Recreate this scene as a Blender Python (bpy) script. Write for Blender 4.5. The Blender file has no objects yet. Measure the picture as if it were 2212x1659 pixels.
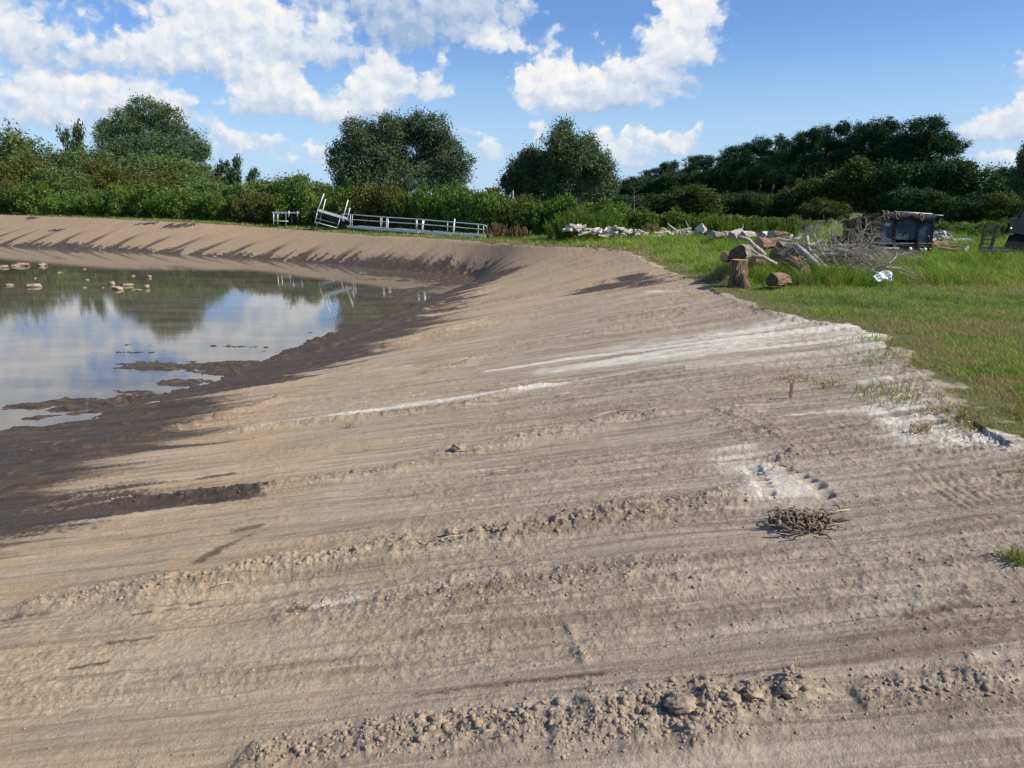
import bpy, bmesh, math, random
import numpy as np
from mathutils import Vector, Matrix, Quaternion
R = math.radians
random.seed(7)
rng = np.random.default_rng(11)
S = bpy.context.scene
COL = S.collection

# ---------------------------------------------------------------- camera
PITCH, CAMZ, FW = 13.5, 2.4, 1659.0      # f in units of a 2212 px wide picture
cam_d = bpy.data.cameras.new('camera'); cam = bpy.data.objects.new('camera', cam_d); COL.objects.link(cam)
cam.location = (0, 0, CAMZ); cam.rotation_euler = (R(90 - PITCH), 0, 0)
cam_d.sensor_fit = 'HORIZONTAL'; cam_d.sensor_width = 36; cam_d.lens = 36 * FW / 2212
cam_d.clip_start = 0.1; cam_d.clip_end = 9000
S.camera = cam
CP, SP = math.cos(R(PITCH)), math.sin(R(PITCH))
def ray(u, v):
    a, b = u - 1106.0, 829.5 - v
    return (a, FW * CP + b * SP, -FW * SP + b * CP)
def onz(u, v, z=0.0):
    x, y, w = ray(u, v); t = (z - CAMZ) / w
    return (x * t, y * t)
def atD(u, v, D):
    x, y, w = ray(u, v); t = D / y
    return Vector((x * t, D, CAMZ + w * t))
def azel(u, v):
    x, y, z = ray(u, v)
    return math.degrees(math.atan2(x, y)), math.degrees(math.atan2(z, math.hypot(x, y)))

# ---------------------------------------------------------------- light
S.view_settings.view_transform = 'Standard'; S.view_settings.look = 'None'
S.view_settings.gamma = 1; S.view_settings.exposure = 0.52
SUN_EL, SUN_AZ = 42.0, 106.0     # azimuth clockwise from +Y
sd = bpy.data.lights.new('sun', 'SUN'); sun = bpy.data.objects.new('sun', sd); COL.objects.link(sun)
sd.energy = 4.1; sd.angle = R(0.6); sd.color = (1.0, 0.93, 0.80)
sv = Vector((math.sin(R(SUN_AZ)) * math.cos(R(SUN_EL)), math.cos(R(SUN_AZ)) * math.cos(R(SUN_EL)), math.sin(R(SUN_EL))))
sun.rotation_euler = sv.to_track_quat('Z', 'Y').to_euler(); sun.location = (30, -20, 40)

# node helper
class NT:
    def __init__(s, tree): s.t = tree; s.n = tree.nodes; s.l = tree.links
    def node(s, typ, **kw):
        n = s.n.new(typ)
        for k, v in kw.items(): setattr(n, k, v)
        return n
    def put(s, sock, v):
        if isinstance(v, bpy.types.NodeSocket): s.l.new(v, sock)
        elif v is not None: sock.default_value = v
    def math(s, op, a, b=None, c=None, clamp=False):
        n = s.node('ShaderNodeMath', operation=op, use_clamp=clamp)
        s.put(n.inputs[0], a); s.put(n.inputs[1], b)
        if c is not None: s.put(n.inputs[2], c)
        return n.outputs[0]
    def vmath(s, op, a, b=None):
        n = s.node('ShaderNodeVectorMath', operation=op)
        s.put(n.inputs[0], a); s.put(n.inputs[1], b)
        return n.outputs['Value'] if op in ('DOT_PRODUCT', 'LENGTH', 'DISTANCE') else n.outputs[0]
    def noise(s, vec, scale, detail=4, rough=0.5, dist=0.0, out=0, lac=2.0):
        n = s.node('ShaderNodeTexNoise'); s.put(n.inputs['Vector'], vec)
        n.inputs['Scale'].default_value = scale; n.inputs['Detail'].default_value = detail
        n.inputs['Roughness'].default_value = rough; n.inputs['Distortion'].default_value = dist
        n.inputs['Lacunarity'].default_value = lac
        return n.outputs[out]
    def ramp(s, f, lo, hi, a=0.0, b=1.0, smooth=True):
        n = s.node('ShaderNodeMapRange'); n.interpolation_type = 'SMOOTHSTEP' if smooth else 'LINEAR'
        n.clamp = True
        s.put(n.inputs[0], f)
        for i, v in zip((1, 2, 3, 4), (lo, hi, a, b)): s.put(n.inputs[i], v)
        return n.outputs[0]
    def mix(s, f, a, b, mode='MIX'):
        n = s.node('ShaderNodeMix', data_type='RGBA', blend_type=mode)
        s.put(n.inputs[0], f)
        s.put(n.inputs[6], a if not isinstance(a, tuple) else (*a, 1)[:4]); s.put(n.inputs[7], b if not isinstance(b, tuple) else (*b, 1)[:4])
        return n.outputs[2]
    def attr(s, name, out='Fac'):
        n = s.node('ShaderNodeAttribute', attribute_name=name); return n.outputs[out]
    def scalev(s, vec, xyz):
        return s.vmath('MULTIPLY', vec, xyz)
    def bump(s, h, strength=0.5, dist=0.02, normal=None):
        n = s.node('ShaderNodeBump'); n.inputs['Strength'].default_value = strength; n.inputs['Distance'].default_value = dist
        s.put(n.inputs['Height'], h)
        if normal is not None: s.put(n.inputs['Normal'], normal)
        return n.outputs[0]

# ---------------------------------------------------------------- sky with cumulus
world = bpy.data.worlds.new('World'); S.world = world; world.use_nodes = True
W = NT(world.node_tree); W.n.clear()
BLOBS = [  # u, v, ru, rv, weight, brightness offset
 (420,18,80,46,1.2),(500,40,80,58,1.3),(560,70,80,56,1.3),(380,92,78,40,1.2),(310,104,60,26,1.1),(455,120,90,34,1.2),(230,118,60,20,.9),(175,112,34,16,.8),(620,82,46,40,1.0),(540,128,44,24,1.0),(395,135,110,18,1.0,-.2),(200,140,120,14,.75,-.35),(90,138,110,14,.75,-.4),
 (660,88,44,40,1.0,-.05),(705,78,40,40,1.0),(750,52,34,34,.8,-.1),(720,112,60,24,.85,-.2),(600,128,50,18,.7,-.2),
 (12,66,60,30,1.2),(62,78,36,20,1.0),(120,70,70,50,.62,-.1),(80,18,90,18,.62,-.1),(195,40,30,30,.5),
 (80,178,50,22,1.2),(52,205,36,18,1.1),(130,205,66,32,1.2),(200,190,60,20,1.1),(260,200,50,24,1.1),(310,195,44,18,1.1),(350,215,40,24,1.1),(385,232,36,24,1.0),(250,235,90,24,1.0),(150,250,90,22,.95,-.1),(70,268,80,16,.75,-.2),(330,262,90,20,.8,-.1),(430,258,22,16,.7),(200,285,120,14,.6,-.2),
 (616,146,30,16,1.1),(575,165,44,26,1.2),(540,195,34,28,1.2),(610,195,56,34,1.3),(660,222,56,26,1.2),(570,228,60,20,1.1,-.1),(700,240,44,20,1.1),(500,225,30,14,.8),(640,250,110,9,.8,-.4),
 (824,140,30,28,1.2),(850,165,30,26,1.1),(800,170,30,26,1.2),(775,205,40,30,1.2),(820,205,50,30,1.2),(745,238,44,20,1.1),(800,238,44,14,.9,-.2),(905,130,16,20,.62,-.1),(950,135,20,24,.7,-.1),(930,180,38,18,1.0),(925,204,50,12,.8,-.1),(975,185,24,10,.6),
 (700,10,80,16,.85,-.5),(800,14,100,24,.9,-.5),(900,26,100,34,1.0,-.55),(880,64,90,26,1.0,-.6),(990,60,80,26,.95,-.4),(1000,20,90,30,1.0,-.45),(1100,24,50,34,.9,-.3),(830,88,60,20,.7,-.4),(1070,84,50,20,1.2,.1),(1020,90,34,12,.9),(1110,104,34,16,.8),(1195,72,18,24,.75,-.05),(1170,98,24,14,.7),(1200,105,20,8,.5),
 (1150,182,34,34,1.2,.1),(1186,150,26,28,1.2,.1),(1225,138,28,24,1.1,.1),(1148,215,32,18,1.1),(1210,190,44,38,1.3,.1),(1262,185,40,38,1.2),(1320,148,30,26,1.2),(1300,182,44,36,1.1),(1350,178,50,38,1.1,-.1),(1395,165,40,32,1.1),(1425,72,34,26,1.3,.1),(1402,95,20,18,.9),(1450,110,44,34,1.2),(1480,60,54,50,1.3,.1),(1500,20,56,40,1.3,.1),(1470,0,30,22,1.1),(1545,22,18,24,.9),(1480,118,56,26,1.1,-.05),(1530,122,34,16,.9),(1555,118,18,8,.7),(1420,150,50,30,1.0,-.15),(1455,180,44,22,.9,-.3),(1430,206,34,12,1.0),(1475,214,30,5,.6),(1290,222,110,16,1.0,-.25),(1220,228,60,12,.9,-.1),
 (1156,268,16,12,1.0),(1168,285,18,18,1.0),(1172,305,14,14,.7),(1300,298,22,18,1.2,.1),(1318,320,26,22,1.1),(1352,288,9,16,1.0),(1372,280,14,14,1.1),(1395,292,26,14,1.1),(1425,302,30,14,1.0),(1350,326,34,20,1.0),(1370,345,50,18,.9,-.1),(1432,292,14,12,.9),(1462,295,18,16,1.1),(1488,300,16,18,1.1),(1475,325,34,16,1.1),(1440,325,34,12,.9,-.1),(1330,350,50,12,.7,-.1),(1400,362,50,10,.6,-.2),
 (992,278,20,9,1.0),(1020,284,20,8,1.0),(1045,290,12,8,.9),(1052,316,24,14,1.1),(1075,328,20,14,1.1),(1035,330,30,12,.7,-.1),(990,352,40,14,.62,-.1),(1060,345,40,8,.7,-.2),
 (458,275,16,10,.9),(480,292,24,14,.95),(515,300,28,16,1.0),(545,290,16,12,.9),(575,306,30,14,1.0),(610,318,30,10,.8),(500,322,60,10,.7,-.1),(455,312,24,14,.8),(440,345,30,10,.6),(675,318,14,14,1.0),(700,322,20,12,.9),(690,338,40,10,.9,-.1),(610,352,60,8,.7),(700,300,9,8,.7),(715,355,24,14,.8),(560,340,60,8,.5),
 (2085,282,20,10,1.0),(2120,272,28,16,1.2),(2155,262,28,18,1.2),(2185,248,18,16,1.2),(2196,236,8,12,1.0),(2215,262,30,18,1.1),(2160,285,50,14,1.0,-.15),(2200,295,50,10,.8,-.3),(2115,296,44,10,.8,-.2),(2120,343,20,8,1.0),(2150,336,22,10,1.1),(2180,344,20,8,.9),(2225,350,40,8,.8),
 (1515,269,11,7,.8),(1536,272,6,4,.5),(1648,141,6,5,.7),(1290,70,12,22,.62,-.1),(1320,86,8,8,.5),(1200,320,20,30,.2),
 (100,-60,170,34,1.0,-.3),(380,-60,160,36,1.1),(560,-130,190,44,1.2),(150,-170,200,50,1.2),(760,-70,150,34,1.0,-.3),(900,-150,160,40,.9),(-150,60,120,50,1.1),(-220,200,140,50,1.1),(-150,-80,140,60,1.2),(330,-230,300,60,1.2),(200,-130,300,50,1.0,-.1),(500,-200,300,60,1.1),(60,-330,400,80,1.2),(-100,-200,200,60,1.2),(2450,150,160,50,.9),(2600,300,140,30,.8)]
grp = bpy.data.node_groups.new('cloud_mass', 'ShaderNodeTree')
grp.interface.new_socket('P', in_out='INPUT', socket_type='NodeSocketVector')
grp.interface.new_socket('F', in_out='OUTPUT', socket_type='NodeSocketFloat')
G = NT(grp); gi = G.node('NodeGroupInput'); go = G.node('NodeGroupOutput'); pw = gi.outputs[0]
# cloud masses: a table of rows by elevation, one curve over azimuth per row
A0, A1, DE, NROW = -62.0, 62.0, 0.5, 45
E0 = -0.8
k = math.degrees(1 / FW)
naz = 240
tab = np.zeros((NROW, naz)); azs = np.linspace(A0, A1, naz)
els_ = (E0 + DE * np.arange(NROW))[:, None]; AZ2 = azs[None, :]
sexp = np.zeros((NROW, naz)); sw = np.full((NROW, naz), 1e-4); sn = np.zeros((NROW, naz))
for bl_ in BLOBS:
    u, v, ru, rv, w = bl_[:5]; bo = bl_[5] if len(bl_) > 5 else 0
    a_, e_2 = azel(u, v); rr_ = max(rv, 9) * k * 1.29; ra_ = ru * k * 1.26
    yy_ = (els_ - e_2) / rr_; xx_ = (AZ2 - a_) / ra_; qq = xx_ ** 2 + yy_ ** 2
    val = (w + .1) * np.exp(-.9 * qq ** 1.25)
    sexp += np.exp(7 * val) - 1
    ww = np.exp(6 * val) - 1; sw += ww; sn += ww * (np.clip(yy_ * .75 - xx_ * .10, -1, 1) * .5 + bo)
tab = np.log(1 + sexp) / 7; tab = np.minimum(tab, 1.5) / 2.0
shd = np.clip(.5 + .5 * sn / sw, 0.02, 1)
sp = G.node('ShaderNodeSeparateXYZ'); G.l.new(pw, sp.inputs[0])
an = G.math('DIVIDE', G.math('SUBTRACT', sp.outputs[0], A0), A1 - A0, clamp=True)
er = G.math('DIVIDE', G.math('SUBTRACT', sp.outputs[1], E0), DE)
cv = G.node('ShaderNodeCombineXYZ')
for i_ in range(3): G.l.new(an, cv.inputs[i_])
ev = G.node('ShaderNodeCombineXYZ')
for i_ in range(3): G.l.new(er, ev.inputs[i_])
def rows(T):
    acc = None
    for b_ in range(NROW // 3):
        cn = G.node('ShaderNodeRGBCurve'); mp = cn.mapping; mp.use_clip = True
        for c_ in range(3):
            cu = mp.curves[c_]; row = T[b_ * 3 + c_]
            cu.points[0].location = (0, row[0]); cu.points[-1].location = (1, row[-1])
            for j_ in range(1, naz - 1): cu.points.new(j_ / (naz - 1), row[j_])
            for p_ in cu.points: p_.handle_type = 'VECTOR'
        mp.update()
        G.l.new(cv.outputs[0], cn.inputs['Color'])
        d = G.vmath('ABSOLUTE', G.vmath('SUBTRACT', ev.outputs[0], (b_ * 3, b_ * 3 + 1, b_ * 3 + 2)))
        wv = G.vmath('MAXIMUM', G.vmath('SUBTRACT', (1, 1, 1), d), (0, 0, 0))
        g = G.vmath('DOT_PRODUCT', cn.outputs[0], wv)
        acc = g if acc is None else G.math('ADD', acc, g)
    return acc
grp.interface.new_socket('S', in_out='OUTPUT', socket_type='NodeSocketFloat')
G.l.new(G.math('MULTIPLY', rows(tab), 2.0), go.inputs[0]); G.l.new(rows(shd), go.inputs[1])
grp2 = bpy.data.node_groups.new('cloud_billows', 'ShaderNodeTree')
grp2.interface.new_socket('P', in_out='INPUT', socket_type='NodeSocketVector')
grp2.interface.new_socket('F', in_out='OUTPUT', socket_type='NodeSocketFloat')
G = NT(grp2); gi = G.node('NodeGroupInput'); go = G.node('NodeGroupOutput'); p0 = gi.outputs[0]
vor = G.node('ShaderNodeTexVoronoi', feature='F1'); vor.inputs['Scale'].default_value = 0.75
vor.inputs['Detail'].default_value = 2; vor.inputs['Roughness'].default_value = .55
G.put(vor.inputs['Vector'], p0)
fb = G.noise(p0, 0.9, 7, 0.52)
F = G.math('MULTIPLY', G.math('SUBTRACT', fb, 0.5), 1.2)
F = G.math('ADD', F, G.math('MULTIPLY', G.math('SUBTRACT', 0.42, vor.outputs['Distance']), 0.36))
G.l.new(F, go.inputs[0])
tc = W.node('ShaderNodeTexCoord'); sep = W.node('ShaderNodeSeparateXYZ'); W.l.new(tc.outputs['Generated'], sep.inputs[0])
deg = 180 / math.pi
az = W.math('MULTIPLY', W.math('ARCTAN2', sep.outputs[0], sep.outputs[1]), deg)
el = W.math('MULTIPLY', W.math('ARCSINE', sep.outputs[2]), deg)
cb = W.node('ShaderNodeCombineXYZ'); W.l.new(az, cb.inputs[0]); W.l.new(el, cb.inputs[1])
P0 = cb.outputs[0]
n3 = W.noise(P0, 0.42, 3, 0.55, out=1)
w3 = W.vmath('MULTIPLY', W.vmath('SUBTRACT', n3, (0.5, 0.5, 0.5)), (1.5, 1.0, 0))
n4 = W.noise(P0, 1.7, 2, 0.6, out=1)
w4 = W.vmath('MULTIPLY', W.vmath('SUBTRACT', n4, (0.5, 0.5, 0.5)), (0.9, 0.7, 0))
PD = W.vmath('ADD', P0, w4); PW = W.vmath('ADD', PD, w3)
def gcall(gr, vec):
    g = W.node('ShaderNodeGroup'); g.node_tree = gr; W.put(g.inputs[0], vec); return g.outputs[0]
mg = W.node('ShaderNodeGroup'); mg.node_tree = grp; W.put(mg.inputs[0], PW); m0, sh0 = mg.outputs[0], mg.outputs[1]
d0 = gcall(grp2, PD); d1 = gcall(grp2, W.vmath('ADD', PD, (0.38, 0.55, 0)))
f0 = W.math('ADD', m0, d0)
alpha = W.ramp(f0, 0.31, 0.78)
relief = W.math('ADD', W.math('MULTIPLY', W.math('SUBTRACT', d0, d1), 0.46), W.math('MULTIPLY', W.math('SUBTRACT', sh0, 0.5), 1.7))
thick = W.ramp(f0, 0.5, 1.3, -0.04, 0.06)
lit = W.math('ADD', W.math('ADD', 0.62, relief), thick, clamp=True)
crd = W.node('ShaderNodeValToRGB'); W.l.new(lit, crd.inputs[0])
e_ = crd.color_ramp.elements
e_[0].position = 0.05; e_[0].color = (0.32, 0.43, 0.61, 1); e_[1].position = 0.95; e_[1].color = (0.86, 0.84, 0.80, 1)
m_ = crd.color_ramp.elements.new(0.5); m_.color = (0.56, 0.63, 0.74, 1)
m_ = crd.color_ramp.elements.new(0.74); m_.color = (0.74, 0.76, 0.79, 1)
sky = W.node('ShaderNodeTexSky'); sky.sky_type = 'NISHITA'; sky.sun_disc = False
sky.sun_elevation = R(SUN_EL); sky.sun_rotation = R(SUN_AZ); sky.air_density = 1.0; sky.dust_density = 0.6; sky.ozone_density = 2.0
skc = W.mix(1.0, sky.outputs[0], (0.70, 0.93, 1.30), 'MULTIPLY')
skc = W.mix(W.ramp(el, 12.0, 0.0, 0, .85), skc, (4.4, 6.3, 8.4))
bg1 = W.node('ShaderNodeBackground'); W.l.new(skc, bg1.inputs[0]); bg1.inputs[1].default_value = 0.080
bg2 = W.node('ShaderNodeBackground'); W.l.new(crd.outputs[0], bg2.inputs[0]); bg2.inputs[1].default_value = 0.80
above = W.ramp(el, -0.5, 1.5)
low = W.ramp(el, 0.5, 7.0, 0.85, 1.0)
fac = W.math('MULTIPLY', W.math('MULTIPLY', alpha, above), low)
ms = W.node('ShaderNodeMixShader'); W.l.new(fac, ms.inputs[0]); W.l.new(bg1.outputs[0], ms.inputs[1]); W.l.new(bg2.outputs[0], ms.inputs[2])
wo = W.node('ShaderNodeOutputWorld'); W.l.new(ms.outputs[0], wo.inputs[0])
world.cycles.sampling_method = 'NONE'
S.cycles.max_bounces = 6; S.cycles.diffuse_bounces = 3; S.cycles.glossy_bounces = 3; S.cycles.transparent_max_bounces = 4
S.cycles.sample_clamp_indirect = 4
# ---------------------------------------------------------------- helpers
def setp(o, label=None, cat=None, group=None, kind=None):
    if label: o['label'] = label
    if cat: o['category'] = cat
    if group: o['group'] = group
    if kind: o['kind'] = kind
    return o
def make_mesh(name, V, F, mat=None, smooth=False, attrs=None, fattrs=None):
    """V (n,3) array; F list of (m,k) int arrays with constant k each."""
    me = bpy.data.meshes.new(name)
    V = np.asarray(V, dtype=np.float32)
    Fs = F if isinstance(F, list) else [F]
    Fs = [np.asarray(f, dtype=np.int32) for f in Fs if len(f)]
    me.vertices.add(len(V)); me.vertices.foreach_set('co', V.ravel())
    nl = sum(f.size for f in Fs); npoly = sum(len(f) for f in Fs)
    me.loops.add(nl); me.loops.foreach_set('vertex_index', np.concatenate([f.ravel() for f in Fs]))
    me.polygons.add(npoly)
    tot = np.concatenate([np.full(len(f), f.shape[1], np.int32) for f in Fs])
    st = np.concatenate([[0], np.cumsum(tot)[:-1]]).astype(np.int32)
    me.polygons.foreach_set('loop_start', st); me.polygons.foreach_set('loop_total', tot)
    if smooth: me.polygons.foreach_set('use_smooth', np.ones(npoly, bool))
    me.update(calc_edges=True)
    for k, a in (attrs or {}).items():
        a = np.asarray(a, np.float32)
        if a.ndim == 1:
            at = me.attributes.new(k, 'FLOAT', 'POINT'); at.data.foreach_set('value', a)
        else:
            at = me.attributes.new(k, 'FLOAT_VECTOR', 'POINT'); at.data.foreach_set('vector', a.ravel())
    for k, a in (fattrs or {}).items():
        at = me.attributes.new(k, 'FLOAT', 'FACE'); at.data.foreach_set('value', np.asarray(a, np.float32))
    if mat: me.materials.append(mat)
    return me
def link(name, me, parent=None, loc=None):
    o = bpy.data.objects.new(name, me); COL.objects.link(o)
    if parent: o.parent = parent
    if loc is not None: o.location = loc
    return o
def empty(name, loc, rz=0, label=None, cat=None, group=None):
    o = bpy.data.objects.new(name, None); COL.objects.link(o); o.location = loc; o.rotation_euler = (0, 0, rz)
    o.empty_display_size = 0.3
    return setp(o, label, cat, group)

def _hash(ix, iy, seed):
    h = ix * np.uint32(374761393) + iy * np.uint32(668265263) + np.uint32((seed * 1442695041) & 0xFFFFFFFF)
    h ^= h >> np.uint32(13); h *= np.uint32(1274126177); h ^= h >> np.uint32(16)
    return (h & np.uint32(0xFFFFFF)).astype(np.float32) * np.float32(1 / 16777215.)
def vnoise(x, y, seed=0):
    x = np.asarray(x, np.float32); y = np.asarray(y, np.float32)
    xi = np.floor(x); yi = np.floor(y); fx = x - xi; fy = y - yi
    fx = fx * fx * (3 - 2 * fx); fy = fy * fy * (3 - 2 * fy)
    xi = xi.astype(np.int32).view(np.uint32); yi = yi.astype(np.int32).view(np.uint32)
    o = np.uint32(1)
    a = _hash(xi, yi, seed); b = _hash(xi + o, yi, seed); c = _hash(xi, yi + o, seed); d = _hash(xi + o, yi + o, seed)
    return (a * (1 - fx) + b * fx) * (1 - fy) + (c * (1 - fx) + d * fx) * fy
def fbm(x, y, octv=4, seed=0, gain=0.5):
    t = 0; amp = 1; s = 0
    for i in range(octv):
        t = t + amp * vnoise(x, y, seed + i * 17); s += amp; amp *= gain; x = x * 2.03 + 11.3; y = y * 2.03 + 5.7
    return t / s
def sstep(x, a, b):
    t = np.clip((x - a) / (b - a), 0, 1); return t * t * (3 - 2 * t)
def chaikin(P, n=2, closed=True):
    P = np.array(P, float)
    for _ in range(n):
        Q = np.roll(P, -1, axis=0)
        P = np.stack([P * .75 + Q * .25, P * .25 + Q * .75], 1).reshape(-1, 2)
    return P
def seg_dist(x, y, P, closed=True, margin=None):
    if margin is not None:
        mn = P.min(0) - margin; mx = P.max(0) + margin
        sel = np.nonzero((x > mn[0]) & (x < mx[0]) & (y > mn[1]) & (y < mx[1]))[0]
        D = np.full(x.shape, 99.0); A = np.zeros(x.shape)
        if len(sel): D[sel], A[sel] = seg_dist(x[sel], y[sel], P, closed)
        return D, A
    return _seg_dist(x, y, P, closed)
def _seg_dist(x, y, P, closed=True):
    """distance to polyline and arc-length of nearest point"""
    n = len(P) if closed else len(P) - 1
    best = np.full(x.shape, 1e18, np.float64); arc = np.zeros(x.shape); L = 0
    for i in range(n):
        a = P[i]; b = P[(i + 1) % len(P)]; d = b - a; l2 = d @ d
        if l2 < 1e-12: continue
        t = np.clip(((x - a[0]) * d[0] + (y - a[1]) * d[1]) / l2, 0, 1)
        dd = (x - a[0] - t * d[0]) ** 2 + (y - a[1] - t * d[1]) ** 2
        m = dd < best; best = np.where(m, dd, best); arc = np.where(m, L + t * math.sqrt(l2), arc)
        L += math.sqrt(l2)
    return np.sqrt(best), arc
def inside(x, y, P):
    c = np.zeros(x.shape, bool); j = len(P) - 1
    for i in range(len(P)):
        xi, yi = P[i]; xj, yj = P[j]
        if yi != yj:
            c ^= ((yi > y) != (yj > y)) & (x < (xj - xi) * (y - yi) / (yj - yi) + xi)
        j = i
    return c

# ---------------------------------------------------------------- land form
WL = -2.4       # water level
crest_img = [(2142,942),(2030,850),(1950,775),(1905,738),(1850,708),(1724,689),(1576,647),(1528,616),(1414,577),(1365,546),(1300,536),(1191,533),(1042,523),(920,514),(797,509),(549,488),(471,483),(248,473),(0,463.5)]
FU = [0, 250, 471, 600, 800, 1060, 1191, 1400]; FZ = [.5, .35, 0, -.28, -.4, -.4, -.25, 0]
def fieldz(x, y):
    x = np.asarray(x, float); y = np.asarray(y, float)
    u = 1106 + 1613 * x / np.maximum(y, 1)
    return np.interp(u, FU, FZ) * sstep(y, 18, 40) * sstep(np.hypot(x, y), 900, 300)
crest = [(4.9, -25), (4.9, 2)] + [onz(u, v, np.interp(u, FU, FZ) if v < 560 else 0) for u, v in crest_img]
x9, y9 = crest[-1]; crest += [(x9 - 60, y9 + 42), (-230, 120), (-230, -20), (-120, -80), (-30, -60)]
toe_img = [(0,925),(139,922),(254,872),(389,845),(476,817),(575,777),(635,750),(813,690),(873,668),(960,632),(1020,610),(1030,600),(990,594),(900,588),(797,580),(697,569),(549,559.5),(400,551),(248,541.5),(0,531.6)]
toe = [(-11.5, -25), (-12.2, 10)] + [onz(u, v, WL) for u, v in toe_img]
x9, y9 = toe[-1]; toe += [(x9 - 50, y9 + 28), (-200, 100), (-200, -10), (-110, -60), (-30, -48)]
CREST = chaikin(crest, 1); TOE = chaikin(toe, 1)
def hull(P):
    P = [tuple(p) for p in P]; P0 = sorted(set(P))
    cr = lambda o, a, b: (a[0] - o[0]) * (b[1] - o[1]) - (a[1] - o[1]) * (b[0] - o[0])
    lo = []; up = []
    for p in P0:
        while len(lo) > 1 and cr(lo[-2], lo[-1], p) <= 0: lo.pop()
        lo.append(p)
    for p in P0[::-1]:
        while len(up) > 1 and cr(up[-2], up[-1], p) <= 0: up.pop()
        up.append(p)
    H = lo[:-1] + up[:-1]; i = min(range(len(H)), key=lambda k: math.hypot(H[k][0] + 11.5, H[k][1] + 25))
    return np.array(H[i:] + H[:i])        # counter-clockwise from the near shore
HULL = chaikin(hull(toe), 2)
def land(x, y):
    x = np.asarray(x, float); y = np.asarray(y, float)
    dC, _ = seg_dist(x, y, CREST); dT, _ = seg_dist(x, y, TOE); s = seg_dist(x, y, HULL)[1] if x.size > 5000 else 0 * dT
    iC = inside(x, y, CREST); iT = inside(x, y, TOE)
    t = dC / (dC + dT + 1e-6)
    prof = t + 0.10 * np.exp(-(t / 0.06) ** 2) * (-t / 0.06) * 0.0
    fz = fieldz(x, y); z = np.where(iC, fz * (1 - prof) + WL * prof, fz + np.minimum(dC * .03, .3) * sstep(y, 40, 60))
    return z, dC, dT, s, iC, iT, t
def gz(x, y):
    z = land(np.array([x]), np.array([y]))
    return float(z[0][0]) if not z[5][0] else WL
def ong(u, v):
    """world point where the ray of picture point (u,v) meets the land"""
    z = 0.0
    rx, ry, rz = ray(u, v)
    lo, hi = 1.0, 400.0
    f = lambda D: (CAMZ + rz * D / ry) - gz(rx * D / ry, D)
    Ds = np.geomspace(2, 300, 120); X = rx * Ds / ry; Y = Ds
    L = land(X, Y); zz = np.where(L[5], WL, L[0]); h = CAMZ + rz * Ds / ry - zz
    k = int(np.argmax(h <= 0)) if (h <= 0).any() else len(Ds) - 1
    lo, hi = Ds[max(k - 1, 0)], Ds[k]
    for _ in range(18):
        m = (lo + hi) / 2
        if f(m) > 0: lo = m
        else: hi = m
    return np.array([rx * hi / ry, hi])
def stroke(x, y, pts_img, w0, w1=None):
    """0..1 mask along a stroke given by picture points lying on the land; widths in metres"""
    P = np.array([ong(u, v) for u, v in pts_img]); d, s = seg_dist(x, y, P, False, max(w0, w1 or 0) * 4 + .3)
    L = np.sum(np.hypot(*(P[1:] - P[:-1]).T)); k = s / L
    w = w0 + ((w1 if w1 is not None else w0) - w0) * k
    return d, k, w

def zg(x, y):
    return float(surf(np.array([x]), np.array([y]))[0])
# ---------------------------------------------------------------- ground sheet
th = np.concatenate([np.arange(-46, 46.001, 0.075), np.arange(48, 313, 2.0)])
rs = [1.2]
while rs[-1] < 3500:
    r = rs[-1]
    if r < 3: dr = 0.05
    elif r < 150: dr = min(max(r * r / 3300, 0.013), 0.36)
    else: dr = (r - 150) * 0.06 + 0.5
    rs.append(r + dr)
rs = np.array(rs); nT, nR = len(th), len(rs)
TT, RR = np.meshgrid(np.radians(th), rs)
gx = (RR * np.sin(TT)).ravel(); gy = (RR * np.cos(TT)).ravel()
gx = np.concatenate([gx, [0.0]]); gy = np.concatenate([gy, [0.0]])
nearm = np.hypot(gx, gy) < 230
z = np.zeros_like(gx); dC = np.full(gx.shape, 200.); dT = np.full(gx.shape, 200.); s = np.zeros_like(gx); iC = np.zeros(gx.shape, bool); iT = iC.copy(); t = np.full(gx.shape, .5)
z[nearm], dC[nearm], dT[nearm], s[nearm], iC[nearm], iT[nearm], t[nearm] = land(gx[nearm], gy[nearm])
z[~nearm] = fieldz(gx[~nearm], gy[~nearm]) + .3 * sstep(gy[~nearm], 40, 60)
# coordinate across the bucket drags: q, along them: d
s = np.where(s > 330, s - 1000, s); shear = np.interp(s, [0, 60, 110, 140, 400], [-0.10, -0.10, -0.2, 0.9, 0.9])
q = s + shear * dT
far = sstep(np.hypot(gx, gy), 38, 55)
fw = 1.0 / (1 + np.hypot(gx, gy) / 35.0)
slope_m = (iC & ~iT).astype(float)
big = fbm(gx * .35, gy * .35, 3, 5) - .5
st1 = fbm(q * 1.3, dC * .10, 4, 21) - .5
st2 = fbm(q * 5.0, dC * .22, 3, 33) - .5
st3 = fbm(q * 16.0, dC * .8, 2, 37) - .5
lump = fbm(gx * 9, gy * 9, 4, 51, .62)
lump2 = fbm(gx * 27, gy * 27, 2, 57, .62)
zz = z + slope_m * (big * .10 + st1 * .17 * (1 - .85 * far) + st2 * .05 * (1 - .5 * far) + st3 * .022 + (fbm(q * 38, dC * 1.6, 2, 39) - .5) * .008 + (fbm(gx * 4, gy * 4, 3, 43) - .5) * .018)
edge_in = np.where(iC, 1, 0) * sstep(t, 0.0, 0.10)
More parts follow.
